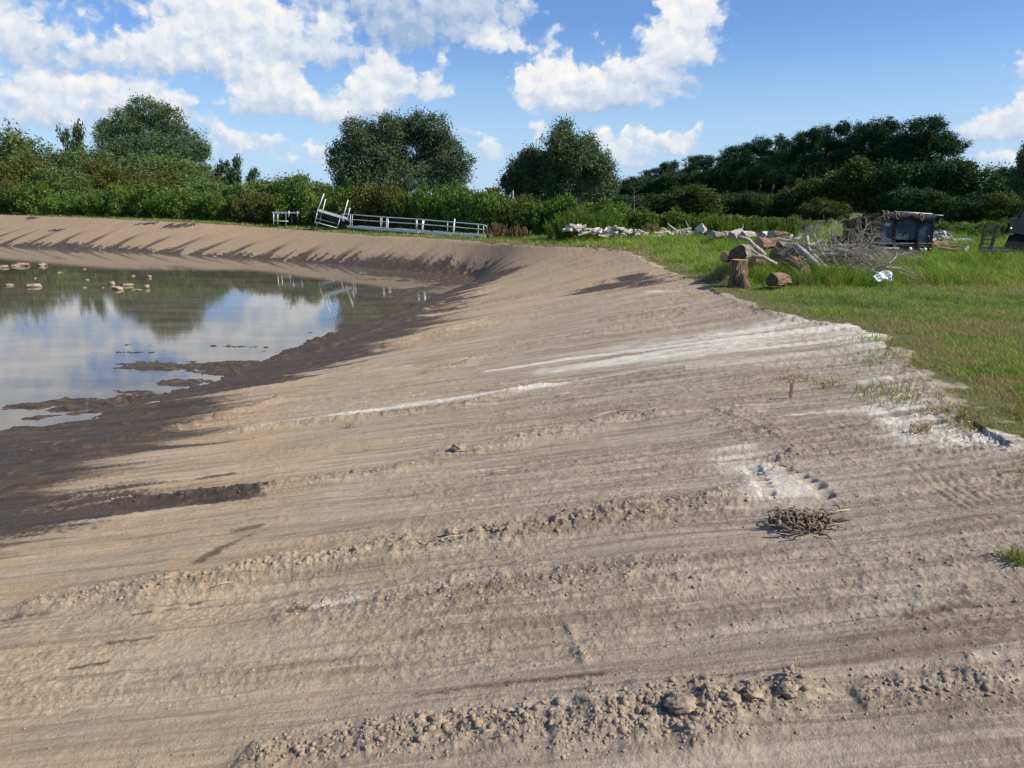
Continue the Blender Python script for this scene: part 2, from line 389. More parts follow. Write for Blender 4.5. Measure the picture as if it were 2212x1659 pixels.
# clod ridges left by the bucket
ridge = np.zeros_like(gx); cl = np.zeros_like(gx)
RID = [ # points, width0,width1, height, clod strength
 ([(0,1315),(300,1280),(600,1228),(930,1188),(1300,1130),(1560,1085),(1640,1072)], .16, .26, .07, 1.0),
 ([(160,1085),(540,1058),(840,1010),(1000,975),(1350,905),(1520,892)], .12, .25, .06, .9),
 ([(1520,900),(1640,920),(1560,880)], .3, .3, .03, .7),
 ([(470,935),(700,908),(1000,874),(1200,822)], .12, .14, .05, .7),
 ([(480,1645),(930,1600),(1200,1568),(1500,1535),(1770,1500)], .16, .22, .06, 1.0),
 ([(1840,1520),(2000,1495),(2160,1470)], .12, .2, .03, .8),
 ([(1180,1590),(1420,1570),(1600,1545)], .2, .22, .05, 1.1),
 ([(0,985),(250,955),(480,905),(640,850)], .3, .2, .07, .9),
 ([(620,750),(760,715),(900,665)], .25, .2, .10, .6),
 ([(580,790),(760,735),(960,655),(1100,615)], .2, .2, .10, .5),
 ([(780,768),(900,735),(1100,700),(1260,668)], .2, .2, .07, .5),
 ([(850,700),(1000,660),(1250,622),(1400,590)], .2, .2, .09, .5),
 ([(900,805),(1080,760),(1280,720),(1420,685)], .25, .3, .05, .6),
 ([(1290,695),(1390,680),(1500,672)], .3, .4, .04, .9),
 ([(1000,620),(1150,590),(1300,560)], .25, .25, .09, .3),
 ([(880,735),(1050,690),(1330,640)], .15, .2, .05, .4),
 ([(1580,640),(1640,665),(1740,690)], .2, .3, .04, 1.0),
 ([(1900,760),(1960,830),(2080,910),(2200,985)], .3, .4, .015, .55),
 ([(1600,1085),(1650,1000),(1720,960)], .12, .12, .02, .6),
 ([(560,1330),(900,1290),(1200,1265),(1500,1230)], .2, .3, .015, .5),
 ([(1220,1340),(1270,1440)], .03, .03, .01, .4),
 ([(1700,1480),(1760,1520)], .12, .12, .06, 1.1),
]
for pts, w0, w1, hh, cc in RID:
    d, k, w = stroke(gx, gy, pts, w0, w1)
    wob = w * (0.55 + 1.0 * fbm(gx * 1.7, gy * 1.7, 2, 91))
    m = np.exp(-(d / wob) ** 2) * sstep(k, -.001, .06) * (1 - sstep(k, .94, 1.001) * .6)
    ridge += m * hh * (0.35 + 1.3 * fbm(gx * 2.6, gy * 2.6, 3, 71)); cl = np.maximum(cl, m * cc)
rough = sstep(fbm(q * .9, dC * .22, 3, 77), .50, .68) * .25 + sstep(dC, 3.5, .3) * .28 * (gx > 0)
crumb = np.clip(cl * .8 + rough * slope_m + .05 + .10 * sstep(fbm(gx * 1.1, gy * 1.1, 3, 47), .42, .6), 0, 1.6) * np.where(iC, 1, .25)
lumpy = np.clip(lump - .50, 0, 1) * .11 + np.clip(lump2 - .45, 0, 1) * .045 - np.clip(.44 - lump, 0, 1) * .09
wetzone = sstep(dT, 3.0, .5) * slope_m
zz += ridge + crumb * lumpy * np.where(slope_m > 0, 1, .6) * (1 - .4 * wetzone)
# drag gouges on the far bank
gou = np.abs(((q * .23) % 1.0) - .5) * 2
far = sstep(np.hypot(gx, gy), 38, 55)
zz += slope_m * far * (sstep(gou, .0, .35) - 1) * .08 * sstep(t, .12, .6)
# tread marks near the crest on the right
for (a, b) in [((1660, 985), (1800, 1080)), ((1625, 1000), (1660, 1085))]:
    P = np.array([ong(*a), ong(*b)]); d, ss = seg_dist(gx, gy, P, False, 6.0); L = np.hypot(*(P[1] - P[0]))
    zz -= np.exp(-(d / .07) ** 4) * (0.5 + 0.5 * np.sin(ss / L * 2 * math.pi * 8)) * .07 * (ss > .01) * (ss < L - .01)
for off in (0, .09, .2, .32, .5, .62):
    A = ong(1790, 985 - off * 60) ; 
for k_ in range(9):
    a = (1960 + k_ * 17, 1010 - k_ * 4); b = (2160 + k_ * 17, 1170 - k_ * 4)
    P = np.array([ong(*a), ong(*b)]); d, ss = seg_dist(gx, gy, P, False, 6.0)
    zz -= np.exp(-(d / .022) ** 2) * .008 * (fbm(gx * 3, gy * 3, 2, 201) > .45)
# grass side
zz = np.where(iC, zz, z + (fbm(gx * .25, gy * .25, 3, 8) - .5) * .16 * sstep(dC, 0.2, 4) + (lump - .5) * .05 * np.exp(-dC / .6))
# pond bed, with mud bars and wet shelves breaking the surface
bed = WL - np.minimum(.02 + dT * .02, .9)
shelf = fbm(gx * .8 + 3, gy * 1.6, 4, 41, .55)
end_m = sstep(gx, -18, -4) * sstep(gy, 22, 34)        # eastern shallow end
near_m = sstep(dT, 4.2, .2) * (gy < 34)
bed = np.where(iT, WL - .05 - np.minimum(dT * .012, .7) + near_m * (shelf - .53) * .18 + end_m * (shelf - .52) * .20 * sstep(dT, 7, 1), bed)
ISL = [((830,592),(1010,604),1.8,.14),((870,628),(985,612),1.0,.11),((900,596),(960,590),.8,.12), # u0,v, u1,v , width m , height
 ((285,790),(560,792),.75,.12),((370,825),(470,826),.5,.08),((470,806),(600,800),.4,.06),((195,762),(325,762),.22,.13),((440,747),(575,750),.14,.10),((270,745),(335,748),.22,.10),
 ((20,880),(190,868),.35,.12),((60,905),(200,890),.2,.08),((150,880),(380,852),.4,.12),((250,845),(330,850),.2,.06),((90,872),(140,866),.18,.13),((200,752),(230,750),.1,.06),
 ((700,600),(860,606),1.4,.10),((780,640),(880,635),.8,.08),((720,618),(800,622),.6,.06),((0,585),(105,582),.9,.10),((640,545),(760,575),.4,.0),((880,610),(980,605),1.0,.08),((840,655),(890,640),.6,.08),((0,575),(40,574),.5,.09)]
isl = np.zeros_like(gx)
for a, b, w, hh in ISL:
    P = np.array([onz(*a, WL), onz(*b, WL)]); d, ss = seg_dist(gx, gy, P, False, 6.0)
    m = np.exp(-(d / (w * (.5 + 1.1 * fbm(gx * 1.3, gy * 2.2, 3, 61)))) ** 2) * hh * (0.5 + fbm(gx * 3, gy * 3, 3, 63))
    isl = np.maximum(isl, m)
bed += np.minimum(isl * 1.25, .11 + .04 * lump) * .9
bed += (lump - .5) * .07 * sstep(bed, WL - .12, WL)
zz = np.where(iT, np.maximum(bed, WL - .9), zz)
tb = sstep(dT, .9, 0) * slope_m
zz += tb * ((lump - .5) * .07 + (shelf - .5) * .12)
# --- surface masks
jag = fbm(q * 2.2, dC * .12, 4, 101) ; jag2 = fbm(q * 7, dC * .3, 3, 105)
wsh = (jag - .5) * 5.0 + (jag2 - .5) * 1.8
WP = np.array([ong(u, v) for u, v in [(0,1225),(60,1200),(160,1130),(60,1120),(151,1052),(278,986),(397,958),(452,940),(440,905),(476,873),(516,846),(640,815),(770,776),(850,735),(950,675),(1035,618),(1105,588),(1075,568),(900,558),(768,552)]]
   + [onz(u, v, WL) for u, v in [(768,585),(900,600),(1000,606),(870,664),(640,744),(480,812),(389,841),(255,868),(139,918),(0,922)]] + [(-14, 14), (-12, 8)])
wet0 = np.zeros_like(gx); wnear = (gx > -40) & (gx < 15) & (gy > 5) & (gy < 90)
for k_ in (-2, -1, 0, 1, 2):
    wet0[wnear] += .2 * inside((gx + wsh * .9 + k_ * .42 * (1 + .8 * st3))[wnear], (gy - wsh * .15 + k_ * .12)[wnear], WP)
wetw = np.interp(gy, [0, 16, 22, 30, 45, 60], [.6, .8, .8, .8, 1.2, 1.6]) * np.where(far > .5, .55, 1)
wet = sstep(dT + (jag - .5) * 6.5 * np.where(far > .5, .5, 1) + (jag2 - .5) * 2.0, wetw + .5, wetw - .5) * slope_m
wet = np.maximum(wet, slope_m * far * sstep(gou, .42, .05) * sstep(t, .20, .75) * .75)
wet = np.maximum(wet, np.where(iT, 1, wet0))
for pts, w0 in [([(160,1090),(540,1060)], .3), ([(0,1130),(200,1085)], .8), ([(1290,622),(1420,606)], .8), ([(1350,602),(1405,600)], .4), ([(430,1215),(540,1160)], .07),
                ([(500,1150),(560,1135)], .05), ([(0,1330),(100,1318)], .16), ([(240,1390),(330,1375)], .035), ([(625,1320),(665,1316)], .05), ([(410,1300),(430,1296)], .04),
                ([(290,1320),(325,1314)], .03), ([(355,1310),(385,1306)], .03), ([(150,1440),(230,1425)], .03), ([(200,1160),(280,1150)], .06), ([(430,1030),(500,1020)], .05),
                ([(1820,1392),(2212,1330)], .10), ([(1700,1450),(2120,1395)], .06), ([(1480,1490),(1700,1452)], .05), ([(1540,935),(1820,900)], .06), ([(1650,1185),(2150,1120)], .05), ([(1400,1330),(1800,1280)], .03), ([(900,1500),(1300,1462)], .05), ([(1960,1330),(2100,1300)], .05), ([(2090,1375),(2210,1350)], .08), ([(1030,845),(1160,826)], .06), ([(60,470),(75,472)], .6), ([(365,489),(405,486)], .8), ([(300,484),(330,482)], .5), ([(110,497),(130,496)], .4)]:
    d, k, w = stroke(gx, gy, pts, w0)
    wet = np.maximum(wet, (.95 if w0 >= .3 else .42 if pts[0][0] > 1300 else .6) * sstep(d + (jag2 - .5) * w0 * 2.6 + (lump2 - .5) * w0, w0 * 1.6, w0 * .1) * (slope_m + .0))
white = np.zeros_like(gx)
for pts, w0, w1, a in [([(1050,800),(1200,776),(1350,752),(1500,735),(1750,703),(1850,712)], .06, .75, 1.0), ([(1860,745),(1900,830),(1970,905),(2150,950)], .35, .35, .55), ([(1500,790),(1850,760)], .3, .6, .45), ([(1180,800),(1500,765),(1880,722)], .35, .8, .5), ([(500,930),(900,873),(1250,825)], .3, .4, .3),
                ([(450,938),(900,872),(1200,832),(1400,800),(1600,775)], .13, .10, .9), ([(1200,800),(1500,765),(1800,735),(1905,742)], .05, .30, .9), ([(1250,790),(1500,750),(1760,722)],.1,.25,.8),
                ([(560,922),(680,905),(760,897)], .10, .12, .55), ([(360,950),(430,940)], .05, .1, .6), ([(1600,975),(1700,1080)], .30, .30, .55), ([(1760,700),(1850,745)], .5, .3, .9), ([(1840,700),(1915,742)], .25, .25, 1.0),
                ([(1880,880),(1960,930)], .10, .16, 1.0), ([(2080,938),(2140,945)], .09, .08, .9), ([(1700,895),(1850,885)], .04, .08, .6), ([(780,1285),(1000,1258),(1150,1245)], .06, .12, .2),
                ([(620,1325),(760,1300)], .04, .05, .5), ([(360,1310),(480,1290)], .05, .05, .45), ([(1400,632),(1460,628)], .12, .12, .6), ([(780,800),(880,790)], .12, .12, .5),
                ([(1480,920),(1640,890)], .05, .1, .25), ([(1750,775),(2000,830)], .5, .5, .30), ([(150,1480),(520,1420)], .25, .35, .14), ([(2120,1425),(2140,1420)], .05, .05, .5)]:
    d, k, w = stroke(gx, gy, pts, w0, w1)
    wn = w * (.4 + 1.3 * jag2)
    white = np.maximum(white, a * (.62 * sstep(d, wn * 1.5, wn * .3) + .38 * sstep(d, w * 3.2 + .1, w * .3)) * (.45 + .8 * sstep(st2 + .5 + (st3) * .6, .3, .6)))
white *= (1 - wet) * (.72 + .4 * sstep(fbm(q * 4.5, dC * .5, 3, 131) * .6 + fbm(gx * 6, gy * 6, 3, 133) * .4, .36, .58))
grassm = np.where(iC, 0, 1) * 1.0
gsd = np.where(iC, -dC, dC); grassd = sstep(gsd + (fbm(gx * 1.4, gy * 1.4, 4, 121, .7) - .5) * 2.2 + (lump - .5) * .8, -.45, 1.0)
grassm = sstep(np.where(iC, -dC, dC) + (fbm(gx * 1.4, gy * 1.4, 4, 121, .7) - .5) * 1.1, -.25, .45)
zz[-1] = z[-1]
idx = np.arange(nR * nT).reshape(nR, nT)
a = idx[:-1, :]; b = idx[1:, :]
F4 = np.stack([a, np.roll(a, -1, 1), np.roll(b, -1, 1), b], -1).reshape(-1, 4)[:, ::-1]
c0 = idx[0]; F3 = np.stack([np.full(nT, nR * nT), np.roll(c0, -1), c0], -1)[:, ::-1]
attrs = dict(streak=np.stack([q, dC, np.zeros_like(q)], -1), wet=np.clip(wet, 0, 1), white=np.clip(white, 0, 1), grassm=grassm, clod=np.clip(cl + rough * slope_m, 0, 1), slopem=slope_m, under=np.where(iT, 1.0, 0.0))

m = bpy.data.materials.new('bare_earth'); m.use_nodes = True; N = NT(m.node_tree); bs = N.n['Principled BSDF']
geo = N.node('ShaderNodeNewGeometry'); P = geo.outputs['Position']; sk = N.attr('streak', 'Vector')
sA = N.noise(N.scalev(sk, (1.5, .10, 1)), 1.0, 6, .6)
sB = N.noise(N.scalev(sk, (9.0, .35, 1)), 1.0, 5, .65)
sC = N.noise(N.scalev(sk, (38., 1.2, 1)), 1.0, 4, .6)
g1 = N.noise(P, 3.0, 6, .62); g2 = N.noise(P, 22.0, 6, .7); g3 = N.noise(P, 0.45, 4, .5)
dry = N.mix(N.ramp(sA, .36, .64), (0.385, 0.265, 0.155), (0.48, 0.36, 0.235))
dry = N.mix(N.ramp(g3, .40, .62, 0, .75), dry, (0.395, 0.31, 0.225))
dry = N.mix(N.ramp(sB, .48, .70, 0, .8), dry, (0.20, 0.152, 0.108))
dry = N.mix(N.ramp(sB, .42, .22, 0, .6), dry, (0.54, 0.45, 0.35))
dry = N.mix(N.ramp(sC, .50, .70, 0, .55), dry, (0.23, 0.17, 0.12))
dry = N.mix(N.ramp(sC, .46, .30, 0, .45), dry, (0.55, 0.46, 0.36))
dry = N.mix(N.ramp(g1, .55, .75, 0, .45), dry, (0.27, 0.205, 0.15))
# browner soil on the far bank, greyer by the crest on the near side
sepP = N.node('ShaderNodeSeparateXYZ'); N.l.new(P, sepP.inputs[0])
dry = N.mix(N.ramp(sepP.outputs[1], 26, 50, 0, .62), dry, N.mix(sB, (0.225, 0.150, 0.092), (0.34, 0.245, 0.160)))
dry = N.mix(N.math('MULTIPLY', N.ramp(g2, .56, .70, 0, .5), N.ramp(g1, .40, .6)), dry, (0.17, 0.125, 0.085))
grey = N.math('MULTIPLY', N.ramp(sepP.outputs[0], -5.0, 2.5, .15, 1), N.ramp(sepP.outputs[1], 30, 12))
gk = N.mix(N.ramp(sB, .30, .70), (0.40, 0.350, 0.285), (0.185, 0.155, 0.122))
gk = N.mix(N.ramp(N.noise(N.scalev(sk, (2.6, .3, 1)), 1.0, 5, .6), .47, .66, 0, .75), gk, (0.145, 0.118, 0.092))
gk = N.mix(N.ramp(sC, .5, .3, 0, .55), gk, (0.50, 0.445, 0.37))
dry = N.mix(N.math('MULTIPLY', grey, .82), dry, gk)
clodc = N.math('MULTIPLY', N.attr('clod'), N.ramp(g2, .42, .6))
dry = N.mix(N.math('MULTIPLY', clodc, .5), dry, (0.20, 0.15, 0.11))
wht = N.mix(sB, (0.46, 0.42, 0.35), (0.74, 0.71, 0.64))
wfac = N.math('ADD', N.attr('white'), N.math('MULTIPLY', N.math('SUBTRACT', N.noise(N.scalev(sk, (14., .8, 1)), 1.0, 6, .7), .5), 0.95))
col = N.mix(N.math('MULTIPLY', N.ramp(wfac, .05, 1.05), N.ramp(N.attr('white'), 0, .25)), dry, wht)
mud = N.mix(N.ramp(sB, .3, .7), (0.040, 0.030, 0.021), (0.090, 0.067, 0.047))
mud = N.mix(N.ramp(g1, .5, .7, 0, .6), mud, (0.17, 0.115, 0.08))
wn_ = N.math('ADD', N.attr('wet'), N.math('MULTIPLY', N.math('SUBTRACT', sB, .5), .9))
damp = N.ramp(wn_, .05, .55)
col = N.mix(N.math('MULTIPLY', damp, .75), col, N.mix(sB, (0.17, 0.122, 0.082), (0.26, 0.195, 0.14)))
wf = N.ramp(wn_, .30, .78)
col = N.mix(wf, col, mud)
gr = N.mix(g1, (0.055, 0.085, 0.018), (0.13, 0.12, 0.045))
gn = N.math('ADD', N.attr('grassm'), N.math('MULTIPLY', N.math('SUBTRACT', g1, .5), .8))
col = N.mix(N.ramp(gn, .4, .7), col, gr)
col = N.mix(1.0, col, (1.06, 1.03, 0.97), 'MULTIPLY')
N.l.new(col, bs.inputs['Base Color'])
N.put(bs.inputs['Roughness'], N.ramp(N.math('MULTIPLY', wf, N.ramp(g1, .62, .42)), 0, 1, .95, .55)); bs.inputs['Specular IOR Level'].default_value = .3
hgt = N.math('ADD', N.math('MULTIPLY', g2, .75), N.math('ADD', N.math('MULTIPLY', sC, .35), N.math('MULTIPLY', N.noise(P, 70, 4, .7), .3)))
hgt = N.math('ADD', hgt, N.math('MULTIPLY', sB, .6))
hgt = N.math('ADD', hgt, N.math('MULTIPLY', N.noise(P, 8.0, 6, .75), .8))
N.l.new(N.bump(hgt, .8, .030), bs.inputs['Normal'])
GROUND_M = m
ground = link('ground', make_mesh('ground', np.stack([gx, gy, zz], -1), [F4, F3], m, True, attrs)); setp(ground, kind='structure')
GX, GY, GZ_ = gx, gy, zz
GRID = zz[:-1].reshape(nR, nT)
def surf(x, y):
    """height of the built ground, by lookup in the polar grid"""
    x = np.asarray(x, float); y = np.asarray(y, float)
    r = np.hypot(x, y); a = np.degrees(np.arctan2(x, y)); a = np.where(a < -47, a + 360, a)
    i = np.clip(np.searchsorted(rs, r) - 1, 0, nR - 2); j = np.clip(np.searchsorted(th, a) - 1, 0, nT - 2)
    fr = np.clip((r - rs[i]) / (rs[i + 1] - rs[i]), 0, 1); fa = np.clip((a - th[j]) / (th[j + 1] - th[j]), 0, 1)
    return (GRID[i, j] * (1 - fr) + GRID[i + 1, j] * fr) * (1 - fa) + (GRID[i, j + 1] * (1 - fr) + GRID[i + 1, j + 1] * fr) * fa

# ---------------------------------------------------------------- water
m = bpy.data.materials.new('pond_water'); m.use_nodes = True; N = NT(m.node_tree); bs = N.n['Principled BSDF']
geo = N.node('ShaderNodeNewGeometry'); P = geo.outputs['Position']
film = N.noise(N.scalev(P, (.25, .9, 1)), 1.0, 6, .6)
scum = N.noise(N.scalev(P, (1.2, 3.2, 1)), 1.0, 6, .65, .8)
N.l.new(N.mix(N.ramp(film, .4, .7), (0.10, 0.088, 0.064), (0.17, 0.145, 0.11)), bs.inputs['Base Color'])
N.put(bs.inputs['Roughness'], N.ramp(scum, .35, .75, .01, .06)); bs.inputs['IOR'].default_value = 1.45
rip = N.math('ADD', N.noise(N.scalev(P, (1.0, 2.6, 1)), 1.6, 4, .55), N.math('MULTIPLY', N.noise(N.scalev(P, (1, 2, 1)), 9, 3, .6), .12))
N.l.new(N.bump(rip, .05, .02), bs.inputs['Normal'])
wp = TOE.copy(); cen = wp.mean(0)
wp2 = []
nrm = []
for i in range(len(wp)):
    d = wp[(i + 1) % len(wp)] - wp[i - 1]; n = np.array([d[1], -d[0]]); n = n / (np.hypot(*n) + 1e-9); nrm.append(n)
nrm = np.array(nrm)
test = wp + nrm * .5
sgn = -1 if inside(test[:, 0], test[:, 1], TOE).mean() > .5 else 1
wp2 = wp + sgn * nrm * 1.6
Vw = np.column_stack([wp2, np.full(len(wp2), WL)])
me = bpy.data.meshes.new('water'); me.from_pydata([tuple(v) for v in Vw], [], [list(range(len(Vw)))]); me.materials.append(m)
bm = bmesh.new(); bm.from_mesh(me); bmesh.ops.triangulate(bm, faces=bm.faces)
for f in bm.faces:
    if f.normal.z < 0: f.normal_flip()
bm.to_mesh(me); bm.free()
setp(link('water', me), kind='structure')
# ---------------------------------------------------------------- hard-surface builder
class MB:
    def __init__(s): s.v = []; s.f = []
    def add(s, V, F):
        o = len(s.v); s.v += [tuple(map(float, p)) for p in V]; s.f += [tuple(i + o for i in f) for f in F]; return s
    def box(s, c, d, M=None, bev=0.0):
        bm = bmesh.new(); bmesh.ops.create_cube(bm, size=1)
        for v in bm.verts: v.co = Vector((v.co.x * d[0], v.co.y * d[1], v.co.z * d[2]))
        if bev: bmesh.ops.bevel(bm, geom=bm.edges[:], offset=bev, segments=2, affect='EDGES')
        for v in bm.verts:
            if M is not None: v.co = M @ v.co
            v.co += Vector(c)
        bm.verts.index_update()
        s.add([v.co for v in bm.verts], [[v.index for v in f.verts] for f in bm.faces]); bm.free(); return s
    def tube(s, pts, rad, n=8, cap=True, wob=0.0):
        pts = [Vector(p) for p in pts]; m = len(pts)
        rad = [rad] * m if not hasattr(rad, '__len__') else list(rad)
        V = []; prev = None
        for i, p in enumerate(pts):
            t = (pts[min(i + 1, m - 1)] - pts[max(i - 1, 0)]).normalized()
            if prev is None:
                a = Vector((0, 0, 1)) if abs(t.z) < .9 else Vector((1, 0, 0)); x = t.cross(a).normalized()
            else: x = (prev - t * prev.dot(t)).normalized()
            prev = x; y = t.cross(x)
            for k in range(n):
                an = 2 * math.pi * k / n; r = rad[i] * (1 + (random.uniform(-wob, wob) if wob else 0))
                V.append(p + x * (r * math.cos(an)) + y * (r * math.sin(an)))
        F = [(i * n + k, i * n + (k + 1) % n, (i + 1) * n + (k + 1) % n, (i + 1) * n + k) for i in range(m - 1) for k in range(n)]
        if cap: F += [tuple(range(n))[::-1], tuple((m - 1) * n + k for k in range(n))]
        return s.add(V, F)
    def quad(s, a, b, c, d): return s.add([a, b, c, d], [(0, 1, 2, 3)])
    def bar(s, a, b, w, h=None):
        """rectangular bar from a to b"""
        a = Vector(a); b = Vector(b); d = b - a; L = d.length
        q = d.to_track_quat('Y', 'Z').to_matrix()
        return s.box((a + b) / 2, (w, L, h or w), q)
    def build(s, name, mat, parent=None, smooth=False, loc=None):
        me = bpy.data.meshes.new(name); me.from_pydata(s.v, [], s.f)
        if smooth:
            me.polygons.foreach_set('use_smooth', [True] * len(me.polygons))
        mats = mat if isinstance(mat, list) else [mat]
        for m in mats: me.materials.append(m)
        me.update(); return link(name, me, parent, loc)
def pmat(name, c1, c2=None, scale=6.0, rough=.8, metal=0.0, bump=.0, stretch=(1, 1, 1), detail=5, spec=.3, coat=0):
    m = bpy.data.materials.new(name); m.use_nodes = True; N = NT(m.node_tree); b = N.n['Principled BSDF']
    tc = N.node('ShaderNodeTexCoord'); v = N.scalev(tc.outputs['Object'], stretch)
    n = N.noise(v, scale, detail, .6)
    N.put(b.inputs['Base Color'], N.mix(N.ramp(n, .35, .65), c1, c2 or c1)); b.inputs['Roughness'].default_value = rough
    b.inputs['Metallic'].default_value = metal; b.inputs['Specular IOR Level'].default_value = spec
    if coat: b.inputs['Coat Weight'].default_value = coat; b.inputs['Coat Roughness'].default_value = .08
    if bump: N.l.new(N.bump(n, .6, bump), b.inputs['Normal'])
    return m
def leafmat(name, cols, trans=.25, rough=.6):
    m = bpy.data.materials.new(name); m.use_nodes = True; N = NT(m.node_tree); b = N.n['Principled BSDF']
    r = N.node('ShaderNodeValToRGB'); N.l.new(N.attr('var'), r.inputs[0])
    els = r.color_ramp.elements
    els[0].position = 0; els[0].color = (*cols[0], 1); els[1].position = .985; els[1].color = (*cols[-1], 1)
    K = len(cols)
    for i in range(1, K - 1):
        e2 = els.new(.93 * i / (K - 2) if K == 5 else i / (K - 1)); e2.color = (*cols[i], 1)
    oi = N.node('ShaderNodeObjectInfo')
    col = N.mix(.35, r.outputs[0], N.mix(oi.outputs['Random'], (.5, .5, .5), (1.0, 1.0, .9)), 'MULTIPLY')
    N.l.new(col, b.inputs['Base Color']); b.inputs['Roughness'].default_value = rough; b.inputs['Specular IOR Level'].default_value = .08
    t = N.node('ShaderNodeBsdfTranslucent'); N.l.new(col, t.inputs[0])
    mx = N.node('ShaderNodeMixShader'); mx.inputs[0].default_value = trans
    out = N.n['Material Output']; N.l.new(b.outputs[0], mx.inputs[1]); N.l.new(t.outputs[0], mx.inputs[2]); N.l.new(mx.outputs[0], out.inputs[0])
    return m
def leaves(C, size, aspect=.5, up=0.0, droop=None):
    """diamond leaves; C (n,3), size (n,) half length"""
    n = len(C); a = rng.normal(size=(n, 3)); 
    if droop is not None: a = a * (1 - abs(droop)) + np.array([0, 0, np.sign(droop)]) * abs(droop) * 2
    a /= np.linalg.norm(a, axis=1, keepdims=True)
    b = rng.normal(size=(n, 3)); b -= a * (a * b).sum(1, keepdims=True); b /= np.linalg.norm(b, axis=1, keepdims=True)
    a = a * size[:, None]; b = b * (size * aspect)[:, None]
    V = np.stack([C - a, C + b, C + a, C - b], 1).reshape(-1, 3)
    F = np.arange(4 * n).reshape(n, 4); return V, F
def crown_pts(blobs, n, clump_r, per=45, shell=.55, seed=0, flat=1.0):
    bl = np.array(blobs, float); w = (bl[:, 3] * bl[:, 4] + bl[:, 4] * bl[:, 5] + bl[:, 3] * bl[:, 5]); w /= w.sum()
    nc = max(int(n / per), 6); k = rng.choice(len(bl), nc, p=w)
    d = rng.normal(size=(nc, 3)); d /= np.linalg.norm(d, axis=1, keepdims=True)
    r = shell + (1 - shell) * rng.random(nc) ** .6
    r *= .84 + .3 * rng.random(nc); r = np.where(rng.random(nc) < .13, r * rng.uniform(1.08, 1.30, nc), r)
    cc = bl[k, :3] + d * r[:, None] * bl[k, 3:6]
    cs = clump_r * (.55 + .8 * rng.random(nc)); ci = rng.integers(0, nc, n)
    P = cc[ci] + rng.normal(size=(n, 3)) * cs[ci][:, None] * np.array([1, 1, flat]) * .62
    tint = rng.random(nc)[ci] * .6 + rng.random(n) * .4
    return P, tint, cc
def crown_mesh(name, blobs, n, leaf, mat, clump_r=.5, per=45, shell=.55, aspect=.5, flowers=0, zmin=None, droop=None, flat=1.0):
    P, tint, cc = crown_pts(blobs, n, clump_r, per, shell, flat=flat)
    if zmin is not None: P[:, 2] = np.maximum(P[:, 2], zmin + rng.random(len(P)) * .3)
    tint = tint * .95
    if flowers:
        k = rng.choice(len(P), flowers, replace=False); tint[k] = 1.0
        c = P.mean(0); P[k] += (P[k] - c) * .06
    V, F = leaves(P, leaf * (.6 + .8 * rng.random(len(P))), aspect, droop=droop)
    return make_mesh(name, V, F, mat, fattrs={'var': tint}), cc
def trunk_mb(h, r, tips, nl=9, base=(0, 0, 0), lean=(0, 0)):
    mb = MB(); b = Vector(base); top = b + Vector((lean[0], lean[1], h))
    ps = [b.lerp(top, k / 5) + Vector((random.uniform(-.1, .1) * r * 3, random.uniform(-.1, .1) * r * 3, 0)) * (k > 0) for k in range(6)]
    ps[0].z -= .15
    mb.tube(ps, [r * (1.35 - .95 * (k / 5)) for k in range(6)], 9)
    for i in random.sample(range(len(tips)), min(nl, len(tips))):
        t = Vector(tips[i]); s = b.lerp(top, random.uniform(.35, .95)); m_ = s.lerp(t, .5) + Vector((random.uniform(-.2, .2), random.uniform(-.2, .2), random.uniform(0, .3))) * (t - s).length * .4
        mb.tube([s, m_, t], [r * .42, r * .22, r * .07], 5)
    return mb
BARK = pmat('grey_brown_bark', (.10, .082, .065), (.21, .18, .15), 7, .95, bump=.02, stretch=(1, 1, .25))
BARKP = pmat('reddish_pine_bark', (.09, .06, .045), (.20, .13, .095), 5, .95, bump=.02, stretch=(1, 1, .3))
L_OAK = leafmat('oak_leaves', [(0.0397, 0.0683, 0.0282), (0.078, 0.1211, 0.0513), (0.1347, 0.1786, 0.0898), (0.1843, 0.2329, 0.1283)], .18, .5)
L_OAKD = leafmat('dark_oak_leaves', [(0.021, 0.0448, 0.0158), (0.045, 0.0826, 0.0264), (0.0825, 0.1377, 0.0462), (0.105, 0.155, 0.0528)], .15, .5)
L_WIL = leafmat('willow_leaves', [(0.0572, 0.0949, 0.0305), (0.1082, 0.1608, 0.049), (0.1655, 0.2297, 0.0818), (0.2164, 0.2449, 0.0981)], .25)
L_SHR = leafmat('shrub_leaves', [(0.0411, 0.0841, 0.0173), (0.0935, 0.1597, 0.0289), (0.1589, 0.2354, 0.0405), (0.2431, 0.3195, 0.0723), (0.62, 0.62, 0.323)], .28)
L_BRN = leafmat('shrub_leaves_with_brown', [(0.06, 0.0787, 0.0225), (0.105, 0.1313, 0.0312), (0.15, 0.1488, 0.0438), (0.225, 0.175, 0.0625), (0.5, 0.5, 0.3)], .25)
L_FEN = leafmat('feathery_weed', [(0.069, 0.115, 0.0138), (0.1092, 0.1725, 0.0207), (0.161, 0.2415, 0.0345), (0.2185, 0.299, 0.0575)], .35)
L_PIN = leafmat('pine_needles', [(0.0127, 0.0399, 0.0189), (0.0229, 0.0641, 0.027), (0.0382, 0.094, 0.0351), (0.0638, 0.1283, 0.0473)], .12, .5)
L_OLV = leafmat('olive_leaves', [(0.0369, 0.056, 0.0134), (0.0686, 0.0959, 0.021), (0.1056, 0.1333, 0.0325), (0.1478, 0.1866, 0.0477)], .22)
L_PALE = leafmat('pale_green_leaves', [(0.084, 0.1428, 0.0432), (0.1428, 0.2184, 0.0648), (0.2016, 0.2856, 0.0936), (0.252, 0.336, 0.1152)], .3)
